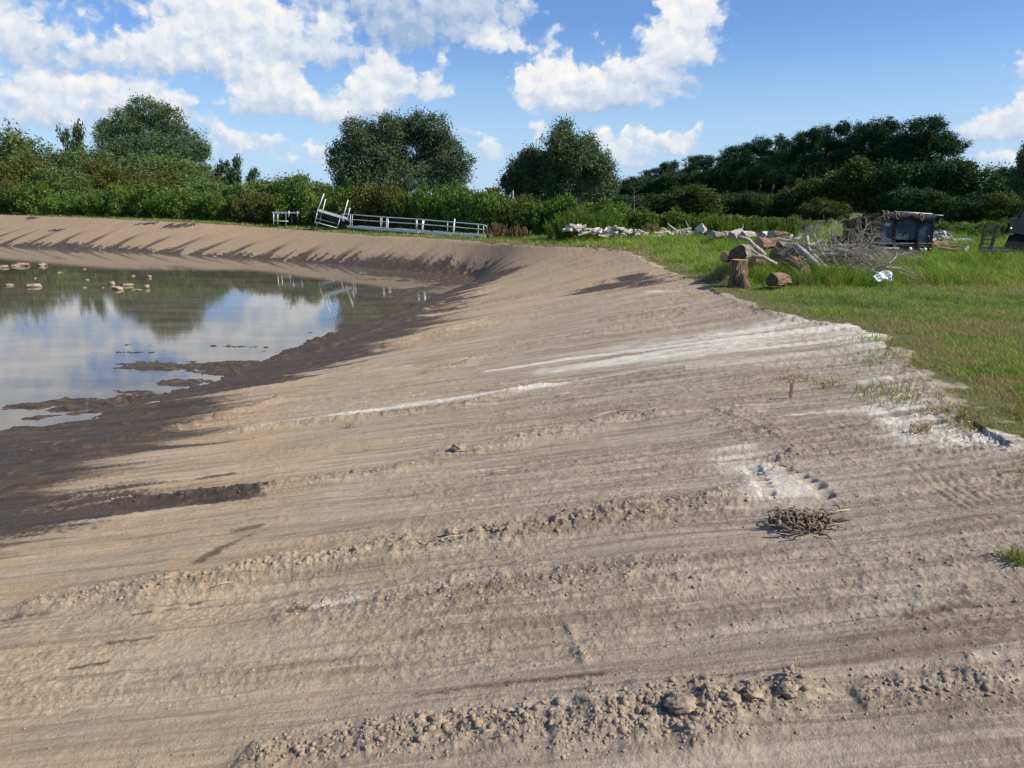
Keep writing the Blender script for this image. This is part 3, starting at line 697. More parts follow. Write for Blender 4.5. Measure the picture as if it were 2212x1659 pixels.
ORD = ['leftmost', 'second', 'third', 'fourth', 'fifth', 'sixth', 'seventh', 'eighth', 'ninth', 'tenth', 'eleventh', 'twelfth', 'thirteenth', 'fourteenth', 'fifteenth', 'sixteenth', 'seventeenth', 'eighteenth', 'nineteenth', 'twentieth', 'twenty-first', 'twenty-second', 'twenty-third', 'twenty-fourth', 'twenty-fifth', 'twenty-sixth', 'twenty-seventh', 'twenty-eighth', 'twenty-ninth', 'thirtieth', 'thirty-first', 'thirty-second', 'thirty-third', 'thirty-fourth', 'thirty-fifth', 'thirty-sixth']

# ---------------------------------------------------------------- prototype plants, one metre scale unit
def make_tree(name, blobs, n, leaf, lmat, bark, h, r, label=None, cat='tree', group=None, crown_name='crown', **kw):
    me, cc = crown_mesh(crown_name, blobs, n, leaf, lmat, **kw)
    root = empty(name, (0, 0, 0), 0, label, cat, group)
    link(crown_name, me, root)
    trunk_mb(h, r, list(cc), nl=kw.get('nl', 10) if False else 10).build('trunk', bark, root, True)
    return root
def copy_thing(src, name=None):
    c = src.copy(); COL.objects.link(c)
    for ch in src.children:
        d = ch.copy(); COL.objects.link(d); d.parent = c
    return c
PROTO = {}
USED = {}
def rb(n, cx, cz, rx, rz, s=.5, sz=.3):
    return [(random.uniform(-cx, cx), random.uniform(-cx, cx) * .8, random.uniform(cz[0], cz[1]), rx * random.uniform(.7, 1.2), rx * random.uniform(.7, 1.2), rz * random.uniform(.7, 1.2)) for _ in range(n)]
# each kind: built at (width 2, height 2)-ish proportions, then scaled; base at z=0
def proto(kind):
    if kind.startswith('willow'):
        bl = [(0, 0, 3.4, 2.6, 2.4, 3.2)] + [(random.uniform(-2.1, 2.1), random.uniform(-1.2, 1.2), random.uniform(2.5, 5.6), random.uniform(.8, 1.5), 1.2, random.uniform(.9, 1.7)) for _ in range(9)]
        return make_tree('willow_shrub', bl, 9000, .17, L_WIL if kind[-1] != 'b' else L_BRN, BARK, 3.5, .14, cat='shrub', clump_r=.55, per=22, aspect=.3, zmin=.1, droop=-.2), 3.2, 6.9
    if kind.startswith('shrub'):
        bl = [(0, 0, 1.0, 1.7, 1.4, 1.1)] + [(random.uniform(-1.6, 1.6), random.uniform(-.9, .9), random.uniform(.9, 2.1), random.uniform(.5, .8), .7, random.uniform(.4, .8)) for _ in range(8)]
        return make_tree('leafy_shrub', bl, 9500, .085, L_SHR if kind == 'shrub' else L_BRN, BARK, 1.3, .05, cat='shrub', crown_name='foliage', clump_r=.28, per=26, aspect=.6, flowers=(60 if kind == 'shrub' else 10), zmin=.05), 2.2, 2.7
    if kind == 'pale':
        bl = [(0, 0, 2.2, 2.0, 1.8, 2.0)] + [(random.uniform(-1.7, 1.7), random.uniform(-1, 1), random.uniform(2, 3.9), random.uniform(.7, 1.1), .9, random.uniform(.6, .9)) for _ in range(8)]
        return make_tree('round_green_shrub', bl, 8000, .13, L_PALE, BARK, 2, .1, cat='shrub', crown_name='foliage', clump_r=.42, per=34, aspect=.5, zmin=.1), 2.6, 4.6
    if kind == 'small':
        bl = [(0, 0, 3.6, 1.2, 1.2, 1.3)] + [(random.uniform(-1.5, 1.5), random.uniform(-1, 1), random.uniform(3, 5.6), .6, .6, .5) for _ in range(9)]
        return make_tree('distant_tree', bl, 4200, .15, L_OAK, BARK, 4.6, .13, clump_r=.4, per=30, aspect=.5), 2.1, 6.1
    if kind.startswith('pine'):
        bl = []
        for _ in range(26):
            z_ = random.uniform(6.2, 15.0); rr = 3.6 * math.sqrt(max(.10, 1 - ((z_ - 10.4) / 5.6) ** 2)); an = random.uniform(0, 6.28); q_ = random.uniform(.25, 1) * rr
            bl.append((math.cos(an) * q_, math.sin(an) * q_, z_, random.uniform(.9, 1.5), random.uniform(.9, 1.5), random.uniform(.75, 1.35)))
        return make_tree('pine_tree', bl, 12500, .19, L_PIN, BARKP, 14.6, .26, clump_r=.50, per=40, aspect=.3, shell=.3, flat=.9), 4.2, 16.2
    if kind.startswith('darkoak'):
        bl = [(0, 0, 5.0, 3.2, 3, 3.6)] + [(random.uniform(-3, 3), random.uniform(-2, 2), random.uniform(2.0, 8.2), random.uniform(1.1, 1.9), 1.5, random.uniform(1, 1.7)) for _ in range(14)]
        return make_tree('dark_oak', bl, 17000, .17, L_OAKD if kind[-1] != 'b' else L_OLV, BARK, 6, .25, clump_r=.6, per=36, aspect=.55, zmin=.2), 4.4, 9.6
    if kind.startswith('oak'):
        bl = [(0, 0, 5.2, 3.6, 3.2, 3.0)] + [(random.uniform(-3.8, 3.8), random.uniform(-2.6, 2.6), random.uniform(3.0, 8.3), random.uniform(.9, 1.6), 1.3, random.uniform(.8, 1.4)) for _ in range(16)]
        return make_tree('live_oak', bl, 24000, .15, L_OAK, BARK, 5.6, .3, clump_r=.5, per=30, aspect=.4, shell=.5), 5.0, 9.3
def nxt(kind, n):
    """n-th variant of a kind, built on demand"""
    key = (kind, n)
    if key not in PROTO: PROTO[key] = [*proto(kind), False]
    return PROTO[key]
def plant(kind, variant, u, vtop, wu, D, label, group=None, rz=None, name=None, v_base=None):
    p = nxt(kind, variant)
    if not p[3]: o = p[0]; p[3] = True
    else: o = copy_thing(p[0])
    if name: o.name = name
    x = atD(u, 431, D).x; zb = zg(x, D) - .05
    zt = CAMZ + ray(u, vtop)[2] * D / ray(u, vtop)[1]
    w = wu / 1640.0 * D / 2
    sc = w / p[1]; o.location = (x, D, zb); o.scale = (sc, sc, max(zt - zb, .4) / p[2])
    o.rotation_euler = (0, 0, rz if rz is not None else random.uniform(0, 6.28))
    setp(o, label, None, group)
    return o

def big_tree(name, blobs, D, n, leaf, lmat, bark, label, group, cat='tree', clump=.55, per=26, aspect=.4, shell=.45, trunk_r=.35):
    """crown lobes given as seen (u, v, ru, rv); each gets its own place in depth and a real thickness"""
    us = [b[0] for b in blobs]; uc = (min(us) + max(us)) / 2; x0 = atD(uc, 431, D).x; zb = zg(x0, D); L = []
    for (u, v, ru, rv) in blobs:
        dy = random.uniform(-.35, .35) * (max(us) - min(us)) / 1640. * D
        p = atD(u, v, D + dy); k = (D + dy) / 1640.; L.append((p.x - x0, dy, p.z - zb, ru * k, (ru + rv) * .5 * k, rv * k))
    h = max(b[2] for b in L)
    me, cc = crown_mesh('crown', L, n, leaf, lmat, clump_r=clump, per=per, aspect=aspect, shell=shell)
    root = empty(name, (x0, D, zb), 0, label, cat, group); link('crown', me, root)
    trunk_mb(h * .72, trunk_r, list(cc), nl=16).build('trunk', bark, root, True); return root
# ---------------------------------------------------------------- vegetation behind the pond and field
HG = 'shrubs of the thicket behind the far bank'
W_ = [ # tall willow shrubs at the left: variant, u, vtop, width, D
 ('willow',0,10,275,190,150),('willow',1,105,312,150,146),('willowb',0,55,330,130,138),('willow',2,185,318,150,148),('willowb',1,215,345,130,136),('willow',3,300,322,190,150),('willow',0,385,335,150,142),('willowb',0,345,362,140,130),('willow',1,440,372,110,126),
 ('willow',2,-90,262,180,152),('willowb',1,-20,350,120,132),('willow',3,150,352,120,130),('willowb',1,455,385,90,118)]
WL_ = ['rounded grey-green willow at the picture edge left of the small wispy tree','broad willow shrub between the left edge willow and the wispy tree','browner willow in front of the two leftmost grey-green willows','grey-green willow directly under the small wispy tree','brownish willow under the left side of the large left oak','widest tall willow directly below the large left oak','willow sloping down at the right foot of the large left oak','low brownish willow below the centre of the large left oak','last tall willow before the hedge drops toward the middle','willow cut off by the left picture edge','brownish willow low at the left picture edge','lower grey-green willow under the wispy tree, near the bank','lowest brownish willow where the tall thicket ends']
for i, (k, vr, u, vt, wu, D) in enumerate(W_): plant(k, vr, u, vt, wu, D, WL_[i], 'tall willow shrubs left of the pond')
n_ = 0
row = []
random.seed(21)
u = -60
while u < 560:      # lower bushes in front of the willows
    D = np.interp(u, [0, 250, 450, 560], [107, 94, 88, 86]); wu = random.uniform(58, 84)
    row.append((random.choice(['shrub', 'shrub', 'shrub', 'shrub', 'shrub_brown']), n_ % 4, u, np.interp(u, [0, 300, 450, 560], [405, 408, 415, 418]) + random.uniform(-14, 10), wu, D, 'left')); u += wu * .52; n_ += 1
u = 440
while u < 740:      # pale rounded shrubs
    wu = random.uniform(78, 110)
    row.append(('pale', n_ % 3, u, np.interp(u, [440, 520, 640, 700, 740], [392, 398, 374, 392, 402]) + random.uniform(-4, 5), wu, 102, 'pale')); u += wu * .42; n_ += 1
u = 545
while u < 1340:     # hedge with flowers behind the docks
    vb = np.interp(u, [549, 700, 850, 1050, 1200, 1340], [477, 484, 493, 504, 509, 511]); wu = random.uniform(78, 112)
    D = np.interp(u, [549, 700, 850, 1050, 1200, 1340], [86, 80, 72, 64, 58, 55])
    row.append((random.choice(['shrub', 'shrub', 'shrub', 'shrub', 'shrub_brown']), n_ % 4, u, np.interp(u, [549, 700, 760, 900, 1040, 1200, 1340], [418, 412, 398, 404, 412, 428, 436]) + random.uniform(-9, 9), wu, D, 'mid')); u += wu * .36; n_ += 1
u = 1330
while u < 1780:
    wu = random.uniform(66, 96)
    row.append((random.choice(['shrub', 'shrub', 'shrub', 'shrub', 'shrub_brown']), n_ % 4, u, np.interp(u, [1330, 1430, 1520, 1780], [440, 455, 470, 474]) + random.uniform(-8, 8), wu, np.interp(u, [1330, 1780], [56, 52]), 'logs')); u += wu * .5; n_ += 1
u = 2030
while u < 2250:
    wu = random.uniform(60, 86)
    row.append(('shrub', n_ % 4, u, 478 + random.uniform(-6, 8), wu, 50, 'right')); u += wu * .45; n_ += 1
cnt = {}; PLACE = {'left': 'the low leafy bushes at the foot of the willows', 'pale': 'the rounded pale green bushes left of the hedge', 'mid': 'the leafy hedge bushes behind the white docks', 'logs': 'the bright bushes behind the log row', 'right': 'the bright bushes behind the firewood and ramp'}
for (k, vr, u, vt, wu, D, pl) in row:
    i = cnt.get(pl, 0); cnt[pl] = i + 1
    plant(k, vr, u, vt, wu, D, (ORD[i] + ('' if i == 0 else ' from left') + ' of ' + PLACE[pl]), HG + ' (' + pl + ')')
# stand-alone trees
big_tree('live_oak', [(318,238,40,26),(275,262,36,28),(358,262,40,30),(300,290,72,38),(242,300,38,28),(388,300,42,28),(418,332,30,22),(330,325,95,35),(250,345,45,25),(395,345,40,25),(225,275,16,12),(438,322,14,14)], 178, 70000, .22, L_OAK, BARK, 'large dark live oak rising above the willows at left, broadest of the tall trees', 'large live oaks', clump=.75, trunk_r=.5)
big_tree('live_oak', [(765,285,22,26),(790,300,34,36),(838,276,26,28),(862,282,24,26),(900,274,26,26),(940,278,30,28),(800,345,64,44),(880,330,80,54),(955,328,40,38),(990,352,34,24),(738,340,26,34),(860,388,112,34),(965,388,44,24),(750,385,34,26)], 84, 76000, .13, L_OAK, BARK, 'wide silvery live oak behind the hedge at the middle of the far bank', 'large live oaks', clump=.48, trunk_r=.4)
big_tree('live_oak', [(1220,286,18,22),(1212,312,32,30),(1236,330,44,34),(1272,312,16,20),(1255,350,56,38),(1298,362,24,24),(1240,398,74,34),(1312,396,22,26),(1190,360,22,30)], 76, 50000, .12, L_OAK, BARK, 'tall pointed live oak right of the middle, tallest of the pair by the gap', 'large live oaks', clump=.42)
big_tree('live_oak', [(1146,342,24,20),(1130,368,32,24),(1108,398,26,22),(1150,392,34,30),(1172,352,20,22)], 79, 26000, .12, L_OAK, BARK, 'lower live oak leaning against the left side of the pointed oak', 'large live oaks', clump=.42, trunk_r=.25)
plant('small', 0, 172, 266, 62, 170, 'small wispy tree just left of the large left oak', 'small distant trees')
for i, (u, vt, wu, lab) in enumerate([(505, 338, 52, 'small distant tree with bare upper twigs right of the willows'), (468, 352, 60, 'dark small tree tucked behind the right end of the willows'), (548, 366, 40, 'low distant tree above the pale bushes, right of the twiggy one'), (1000, 408, 60, 'far tree top showing in the gap right of the middle oak'), (1060, 404, 60, 'far tree top left of the pointed oak')]):
    plant('small', i % 3, u, vt, wu, 150, lab, 'small distant trees')
# pine wood on the right, receding to the left
random.seed(5)
top = lambda u: np.interp(u, [1340, 1420, 1480, 1540, 1600, 1660, 1720, 1760, 1830, 1900, 1950, 2000, 2040], [392, 352, 336, 326, 303, 292, 286, 262, 256, 256, 250, 246, 292])
PU = [(1348, 0, 260), (1368, 0, 255), (1390, 0, 250), (1412, 0, 240), (1436, 0, 235), (1460, 0, 228), (1484, 0, 220), (1508, 0, 212), (1533, 0, 205), (1560, 0, 196), (1586, 0, 188), (1612, 0, 180), (1640, 0, 172), (1668, 0, 166), (1698, 0, 158), (1728, 0, 150), (1756, 0, 146), (1790, 0, 140), (1822, 0, 138), (1856, 0, 134), (1890, 0, 132), (1922, 0, 130), (1952, 0, 128), (1990, 2, 126), (2022, 6, 128)]
for i, (u, dv, D) in enumerate(PU):
    wu = np.interp(u, [1340, 1500, 1700, 1900, 2030], [44, 60, 84, 104, 112])
    plant('pine', i % 4, u, top(u) + dv + random.uniform(-5, 7), wu, D, '%s tall pine along the skyline of the wood at right' % (ORD[i] if i == 0 else ORD[i] + ' from left'), 'skyline pines of the wood at right')
for i in range(22):
    u = 1375 + i * 28.5; D = np.interp(u, [1340, 2030], [275, 145])
    plant('pine', (i + 1) % 4, u, top(u) + random.uniform(20, 60), np.interp(u, [1340, 1700, 2000], [46, 84, 104]), D, (ORD[i] if i == 0 else ORD[i] + ' from left') + ' of the dark pines behind the front row of the wood', 'second row of pines in the wood')
for i in range(30):   # under-storey of the wood
    u = 1345 + i * 24; D = np.interp(u, [1340, 2060], [225, 118])
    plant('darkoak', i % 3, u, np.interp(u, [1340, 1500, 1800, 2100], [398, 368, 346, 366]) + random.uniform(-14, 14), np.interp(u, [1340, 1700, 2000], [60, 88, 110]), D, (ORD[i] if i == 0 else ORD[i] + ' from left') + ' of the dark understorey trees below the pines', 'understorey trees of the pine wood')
for i in range(17):
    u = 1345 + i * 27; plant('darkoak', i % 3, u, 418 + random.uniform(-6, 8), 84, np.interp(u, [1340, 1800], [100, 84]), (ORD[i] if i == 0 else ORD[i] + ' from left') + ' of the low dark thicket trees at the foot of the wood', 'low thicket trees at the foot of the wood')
for (k, vr, u, vt, wu, D, lab) in [
 ('darkoakb', 0, 1503, 398, 150, 66, 'round olive brown tree alone in front of the pine wood'),
 ('darkoakb', 1, 1832, 338, 150, 74, 'tallest olive oak in front of the pines, left of the black trailer'),
 ('darkoakb', 2, 1740, 385, 120, 76, 'brownish olive oak left of the tallest olive oak'),
 ('darkoakb', 0, 1668, 420, 100, 78, 'low brownish oak at the foot of the pines, left of the olive oaks'),
 ('darkoakb', 1, 1790, 425, 110, 66, 'low olive shrub tree directly left of the black trailer'),
 ('darkoak', 0, 1945, 345, 130, 70, 'dark oak behind the black trailer'),
 ('darkoak', 1, 2030, 340, 130, 68, 'dark oak behind the firewood heap'),
 ('darkoak', 2, 2110, 343, 130, 66, 'dark oak behind the ramp trailer'),
 ('darkoak', 0, 2170, 352, 110, 68, 'dark oak left of the tall tree at the right edge'),
 ('darkoak', 1, 1985, 405, 120, 62, 'low dark oak between trailer and firewood heap'),
 ('darkoak', 2, 2075, 415, 120, 60, 'low dark oak between firewood heap and ramp'),
 ('oak', 1, 2215, 305, 90, 60, 'tall tree cut by the right picture edge'),
 ('darkoakb', 2, 2175, 415, 110, 58, 'low brownish oak behind the black machine')]:
    plant(k, vr, u, vt, wu, D, lab, 'oaks in front of the pine wood')
for i in range(8):
    u = 985 + i * 48; plant('darkoak', i % 3, u, 420 + random.uniform(-3, 3), 80, 210, (ORD[i] if i == 0 else ORD[i] + ' from left') + ' of the far trees glimpsed low between the middle oaks', 'far trees low between the middle oaks')
# feathery weeds
def fennel(u, vtop, wu, D, n, label, dep=1.2, brown=False):
    x0 = atD(u, 431, D).x; w = wu / 1640. * D / 2; zb = zg(x0, D); zt = CAMZ + ray(u, vtop)[2] * D / ray(u, vtop)[1]; H = zt - zb
    V = []; var = []
    for _ in range(n):
        x = rng.normal() * w * .5; x = max(-w, min(w, x)); y = rng.normal() * dep * .4; h = H * (1 - .35 * (x / w) ** 2) * rng.uniform(.6, 1.05)
        ln = x / w * .35 + rng.normal() * .1; m_ = 55; t_ = rng.random(m_) ** .8
        c = np.stack([x + ln * h * t_ ** 1.5 + rng.normal(size=m_) * .05 * (1.2 - t_), y + rng.normal(size=m_) * .05, h * t_], 1)
        V.append(c); var.append(rng.random() * .5 + rng.random(m_) * .45)
    C = np.concatenate(V); vv = np.concatenate(var)
    Vv, F = leaves(C, np.full(len(C), .10), .16, droop=.55)
    o = link('feathery_weed_clump', make_mesh('feathery_weed_clump', Vv, F, L_FEN if not brown else L_DRY, fattrs={'var': vv}), None, (x0, D, zb - .02))
    return setp(o, label, 'weeds', 'feathery weed clumps')
L_DRY = leafmat('dry_stems', [(.16, .10, .05), (.24, .15, .075), (.32, .22, .11), (.38, .28, .15)], .2)
fennel(1265, 452, 150, 51, 230, 'wide bright green feathery clump behind the left end of the log row', 1.6)
fennel(1225, 455, 70, 52, 110, 'left lobe of feathery green weeds beside the bare stemmed bush')
fennel(1560, 462, 70, 48, 130, 'feathery green clump behind the white cut log')
fennel(1625, 470, 60, 48, 110, 'feathery clump right of the white cut log, before the olive trees')
fennel(1690, 470, 60, 48, 90, 'feathery clump behind the brush heap')
fennel(490, 420, 70, 104, 120, 'tall pale feathery reeds at the left end of the pale bushes')
fennel(275, 428, 40, 112, 80, 'small feathery green clump among the low bushes below the left oak')
fennel(330, 415, 60, 116, 90, 'feathery green clump just right of the small one below the left oak')
fennel(2165, 480, 60, 46, 90, 'feathery green weeds between ramp and black machine')
fennel(1410, 480, 30, 50, 40, 'dry brown weed stalks standing behind the log row', .5, True)
fennel(1118, 487, 46, 56, 40, 'dry reddish brown stalks below the wooden post', .5, True)
fennel(1075, 480, 40, 57, 30, 'dry brown weeds just right of the gangway end', .5, True)
fennel(700, 440, 46, 78, 26, 'dry brown twigs behind the tilted dock platform', .4, True)
# snag and post
mb = MB(); D = 62; b = atD(1369, 455, D); b.z = zg(b.x, b.y); H = atD(1369, 403, D).z - b.z
mb.tube([b, b + Vector((.02, 0, H * .5)), b + Vector((-.05, 0, H))], [.06, .045, .015], 6)
for k in range(12):
    z_ = H * (.4 + .05 * k); sgn = 1 if k % 2 else -1; L_ = random.uniform(.5, 1.1)
    mb.tube([b + Vector((0, 0, z_)), b + Vector((sgn * L_ * .6, .1, z_ + .25)), b + Vector((sgn * L_, .1, z_ + .6 * random.random() + .2))], [.02, .013, .006], 5)
DEADW = pmat('weathered_dead_wood', (.27, .24, .20), (.46, .42, .36), 9, .9, bump=.01, stretch=(1, 1, 1))
setp(mb.build('dead_tree', BARK), 'bare dark grey dead tree in front of the far pines', 'dead tree')
mb = MB(); D = 63; b = atD(1106, 431, D); zb = zg(b.x, D); zt = atD(1109, 411.5, D).z
mb.tube([(b.x, D, zb), (b.x + .03, D, zb + 1.2), (b.x + .07, D, zt)], [.08, .075, .07], 8)
setp(mb.build('wooden_post', DEADW), 'weathered round wooden post standing up out of the hedge', 'post')
# ---------------------------------------------------------------- grass
GM = grassd[:-1].reshape(nR, nT)
def lookup(A, x, y):
    r = np.hypot(x, y); a = np.degrees(np.arctan2(x, y))
    i = np.clip(np.searchsorted(rs, r) - 1, 0, nR - 2); j = np.clip(np.searchsorted(th, a) - 1, 0, nT - 2)
    return A[i, j]
def tallness(x, y):
    u = 1106 + 1613 * x / y
    n = fbm(x * .45, y * .45, 3, 301); n2 = fbm(x * 1.3, y * 1.3, 3, 307)
    t = sstep(y + (n2 - .5) * 2.0, 21.4, 23.0) * sstep(u + (n - .5) * 150, 1480, 1580)
    v_ = 431 + 1659 * 2.4 / y
    hump = np.exp(-((u - 2040) / 90) ** 2 - ((v_ - 590) / 24) ** 2) * .5 + np.exp(-((u - 1800) / 60) ** 2 - ((v_ - 610) / 16) ** 2) * .35
    t = np.maximum(t, .8 * sstep(y, 36, 44) * sstep(u, 1180, 1260))
    t = np.maximum(t, .35 * sstep(y, 25, 34) * sstep(u, 1330, 1480))
    return np.clip(t * (.16 + .75 * sstep(n, .38, .62) + .55 * sstep(n2, .5, .7) + hump), 0, 1.5)
def blades(n, ylo, yhi, u0, u1, h0, wid, name, label, tall_only=None, seg=True, dens_pow=1.0, yellow=None, accept=None):
    q_ = rng.random(n); y = (ylo ** (1 - 1.6) + q_ * (yhi ** (1 - 1.6) - ylo ** (1 - 1.6))) ** (1 / (1 - 1.6))
    u = rng.uniform(u0, u1, n); x = (u - 1106) / 1613 * y
    g = lookup(GM, x, y); keep = rng.random(n) < g ** 1.5
    if accept is not None: keep &= accept(x, y, g)
    x, y, g = x[keep], y[keep], g[keep]; tl = tallness(x, y)
    if tall_only is not None:
        k = rng.random(len(x)) < tl; x, y, g, tl = x[k], y[k], g[k], tl[k]
    n = len(x); z = surf(x, y)
    h = (h0 + (tl * tall_only if tall_only else .04 * tl)) * rng.uniform(.5, 1.25, n) * (.45 + .6 * g)
    w = wid * rng.uniform(.6, 1.3, n) * (1 + y / 26.0)
    an = rng.uniform(0, 6.283, n); lean = rng.normal(size=(n, 2)) * .7 * h[:, None]
    lean += np.stack([np.full(n, -.15), np.zeros(n)], 1) * h[:, None]
    dx = np.cos(an) * w * .5; dy = np.sin(an) * w * .5; Z = z - .01
    B1 = np.stack([x - dx, y - dy, Z], 1); B2 = np.stack([x + dx, y + dy, Z], 1)
    T = np.stack([x + lean[:, 0], y + lean[:, 1], Z + h], 1)
    patch = fbm(x * .35, y * .9, 3, 401); p2 = fbm(x * 1.5, y * 1.5, 3, 405)
    var = .42 + (p2 - .5) * .9 + (patch - .5) * .7 + rng.normal(size=n) * .14
    brown = sstep(patch, .48, .64) * .38 * sstep(tl, .3, .1) + sstep(p2, .58, .70) * .45
    uu = 1106 + 1613 * x / y; vv = 431 + 1659 * 2.4 / y
    if yellow is None:
        brown = brown + 1.0 * np.exp(-((uu - 2040 + (vv - 880) * -.9) / 120) ** 2 - ((vv - 875) / 60) ** 2) + .8 * sstep(g, 1.0, .9) + .9 * np.exp(-((uu - 1950) / 330) ** 2 - ((vv - 705) / 28) ** 2) * p2 * 1.4
        brown = brown + (1 - sstep(g, .6, 1.0)) * .4
    else: brown = brown + yellow
    br = (rng.random(n) < np.clip(brown, 0, .93))
    var = np.where(br, rng.uniform(.72, 1.0, n), np.clip(var, .02, .62))
    if seg:
        M1 = B1 * .42 + T * .5; 
        mid = np.stack([x + lean[:, 0] * .35, y + lean[:, 1] * .35, Z + h * .6], 1)
        M1 = mid - np.stack([dx, dy, 0 * dx], 1) * .7; M2 = mid + np.stack([dx, dy, 0 * dx], 1) * .7
        V = np.stack([B1, B2, M2, M1, T], 1).reshape(-1, 3); b = np.arange(n)[:, None] * 5
        F = [b + np.array([[0, 1, 2, 3]]), b + np.array([[3, 2, 4]])]; fa = np.concatenate([var, var])
    else:
        V = np.stack([B1, B2, T], 1).reshape(-1, 3); F = [np.arange(3 * n).reshape(n, 3)]; fa = var
    o = link(name, make_mesh(name, V, F, L_GRS, fattrs={'var': fa})); setp(o, label, 'grass', None, 'stuff'); return o
L_GRS = leafmat('grass_blades', [(.065, .125, .016), (.150, .265, .030), (.235, .365, .045), (.320, .410, .072), (.32, .25, .10), (.46, .37, .18)], .30, .55)
blades(300000, 5.5, 60, 1180, 2320, .085, .0065, 'grass', 'short mown green grass of the field at right')
blades(150000, 30, 175, -60, 1500, .20, .016, 'bank_grass', 'strip of green grass along the far bank crest', seg=False)
blades(210000, 20, 62, 1180, 2330, .10, .009, 'tall_grass', 'tall uncut grass round the brush heap and trailers', tall_only=.36)
# loose dead straw and weeds at the bare edge
blades(26000, 5, 24, 1500, 2300, .05, .008, 'dry_straw', 'dry straw and torn turf scattered along the edge of the bare soil', seg=False, yellow=.9)

# ---------------------------------------------------------------- clods of earth (loose crumbs)
def ico():
    bm = bmesh.new(); bmesh.ops.create_icosphere(bm, subdivisions=1, radius=1)
    V = np.array([v.co[:] for v in bm.verts]); F = np.array([[v.index for v in f.verts] for f in bm.faces]); bm.free(); return V, F
IV, IF = ico()
CLM = np.clip(cl + rough * slope_m * .55, 0, 1.3)[:-1].reshape(nR, nT) ; SLM = slope_m[:-1].reshape(nR, nT)
WTM = attrs['wet'][:-1].reshape(nR, nT); WHM = attrs['white'][:-1].reshape(nR, nT)
n = 420000
q_ = rng.random(n); y = (3.6 ** -.9 + q_ * (34 ** -.9 - 3.6 ** -.9)) ** (1 / -.9); x = (rng.uniform(-120, 2330, n) - 1106) / 1613 * y
c_ = lookup(CLM, x, y); k = (rng.random(n) < c_ ** 1.8 * .09 + .010) & (lookup(SLM, x, y) > .5); x, y, c_ = x[k], y[k], c_[k]
n = len(x); sz = rng.lognormal(-5.25, .60, n) * (1 + .6 * c_) * (1 + y / 45); sz = np.minimum(sz, .010 + .020 * np.clip(c_, 0, 1))
A = rng.normal(size=(n, 1, 3)); ax = rng.uniform(.6, 1.25, (n, 1, 3)); ax[:, :, 2] *= .75
ang = rng.uniform(0, 6.28, n); ca, sa = np.cos(ang), np.sin(ang)
V = IV[None] * ax * (1 + .30 * rng.normal(size=(n, len(IV), 1)))
V = V * sz[:, None, None]; X = V[:, :, 0] * ca[:, None] - V[:, :, 1] * sa[:, None]; Y = V[:, :, 0] * sa[:, None] + V[:, :, 1] * ca[:, None]
z = surf(x, y) - sz * .05
V = np.stack([X + x[:, None], Y + y[:, None], V[:, :, 2] + z[:, None]], -1).reshape(-1, 3)
F = (IF[None] + (np.arange(n) * len(IV))[:, None, None]).reshape(-1, 3)
m = bpy.data.materials.new('clod_soil'); m.use_nodes = True; N = NT(m.node_tree); b = N.n['Principled BSDF']; b.inputs['Roughness'].default_value = .95; b.inputs['Specular IOR Level'].default_value = .15
P = N.node('ShaderNodeNewGeometry').outputs['Position']
cc_ = N.mix(N.attr('var'), (0.24, 0.178, 0.125), (0.44, 0.335, 0.235)); cc_ = N.mix(N.noise(P, 40, 4, .6), cc_, (0.37, .285, .2))
cc_ = N.mix(N.attr('pale'), cc_, (.68, .65, .58)); cc_ = N.mix(N.attr('damp'), cc_, (.085, .065, .05))
N.l.new(cc_, b.inputs['Base Color']); N.l.new(N.bump(N.noise(P, 90, 4, .7), .6, .01), b.inputs['Normal'])
rp = lambda a_: np.repeat(a_, len(IF))
va = np.clip(rng.normal(.5, .22, n), 0, 1) * np.where(rng.random(n) < .12, .1, 1)
o = link('dirt_clods', make_mesh('dirt_clods', V, F, m, False, fattrs={'var': rp(va), 'pale': rp(lookup(WHM, x, y)), 'damp': rp(lookup(WTM, x, y) * .85)}))
setp(o, 'crumbled clods of earth scattered over the graded slope', 'soil clods', None, 'stuff')
# bigger lumps near the camera: things of their own
CLODM = pmat('lump_soil', (.22, .165, .115), (.40, .31, .215), 22, .95, bump=.03)
def lump(name, u, v, r, label, cat, group, mat, squash=.6, z=None, stretch=1.0, rough_=.22, sub=4):
    x, y = ong(u, v) if z is None else onz(u, v, z); zz_ = zg(x, y) if z is None else z
    bm = bmesh.new(); bmesh.ops.create_icosphere(bm, subdivisions=sub, radius=1); s_ = random.randint(0, 999)
    co = np.array([w.co[:] for w in bm.verts])
    nn = fbm(co[:, 0] * 1.7 + 9 + s_, co[:, 1] * 1.7 + co[:, 2] * 2.3 + 4, 3, s_) - .5; n2 = fbm(co[:, 0] * 4 + s_, co[:, 1] * 4 + co[:, 2] * 4.7, 4, s_ + 5, .65) - .5
    co = co * (1 + nn * rough_ * 3.4 + n2 * rough_ * 3.0)[:, None] * np.array([r * stretch, r, r * squash])
    F_ = np.array([[q.index for q in f.verts] for f in bm.faces]); bm.free()
    o = link(name, make_mesh(name, co, F_, mat, True), None, (x, y, zz_ + r * squash * .3)); o.rotation_euler = (0, 0, random.uniform(-.5, .5))
    return setp(o, label, cat, group)
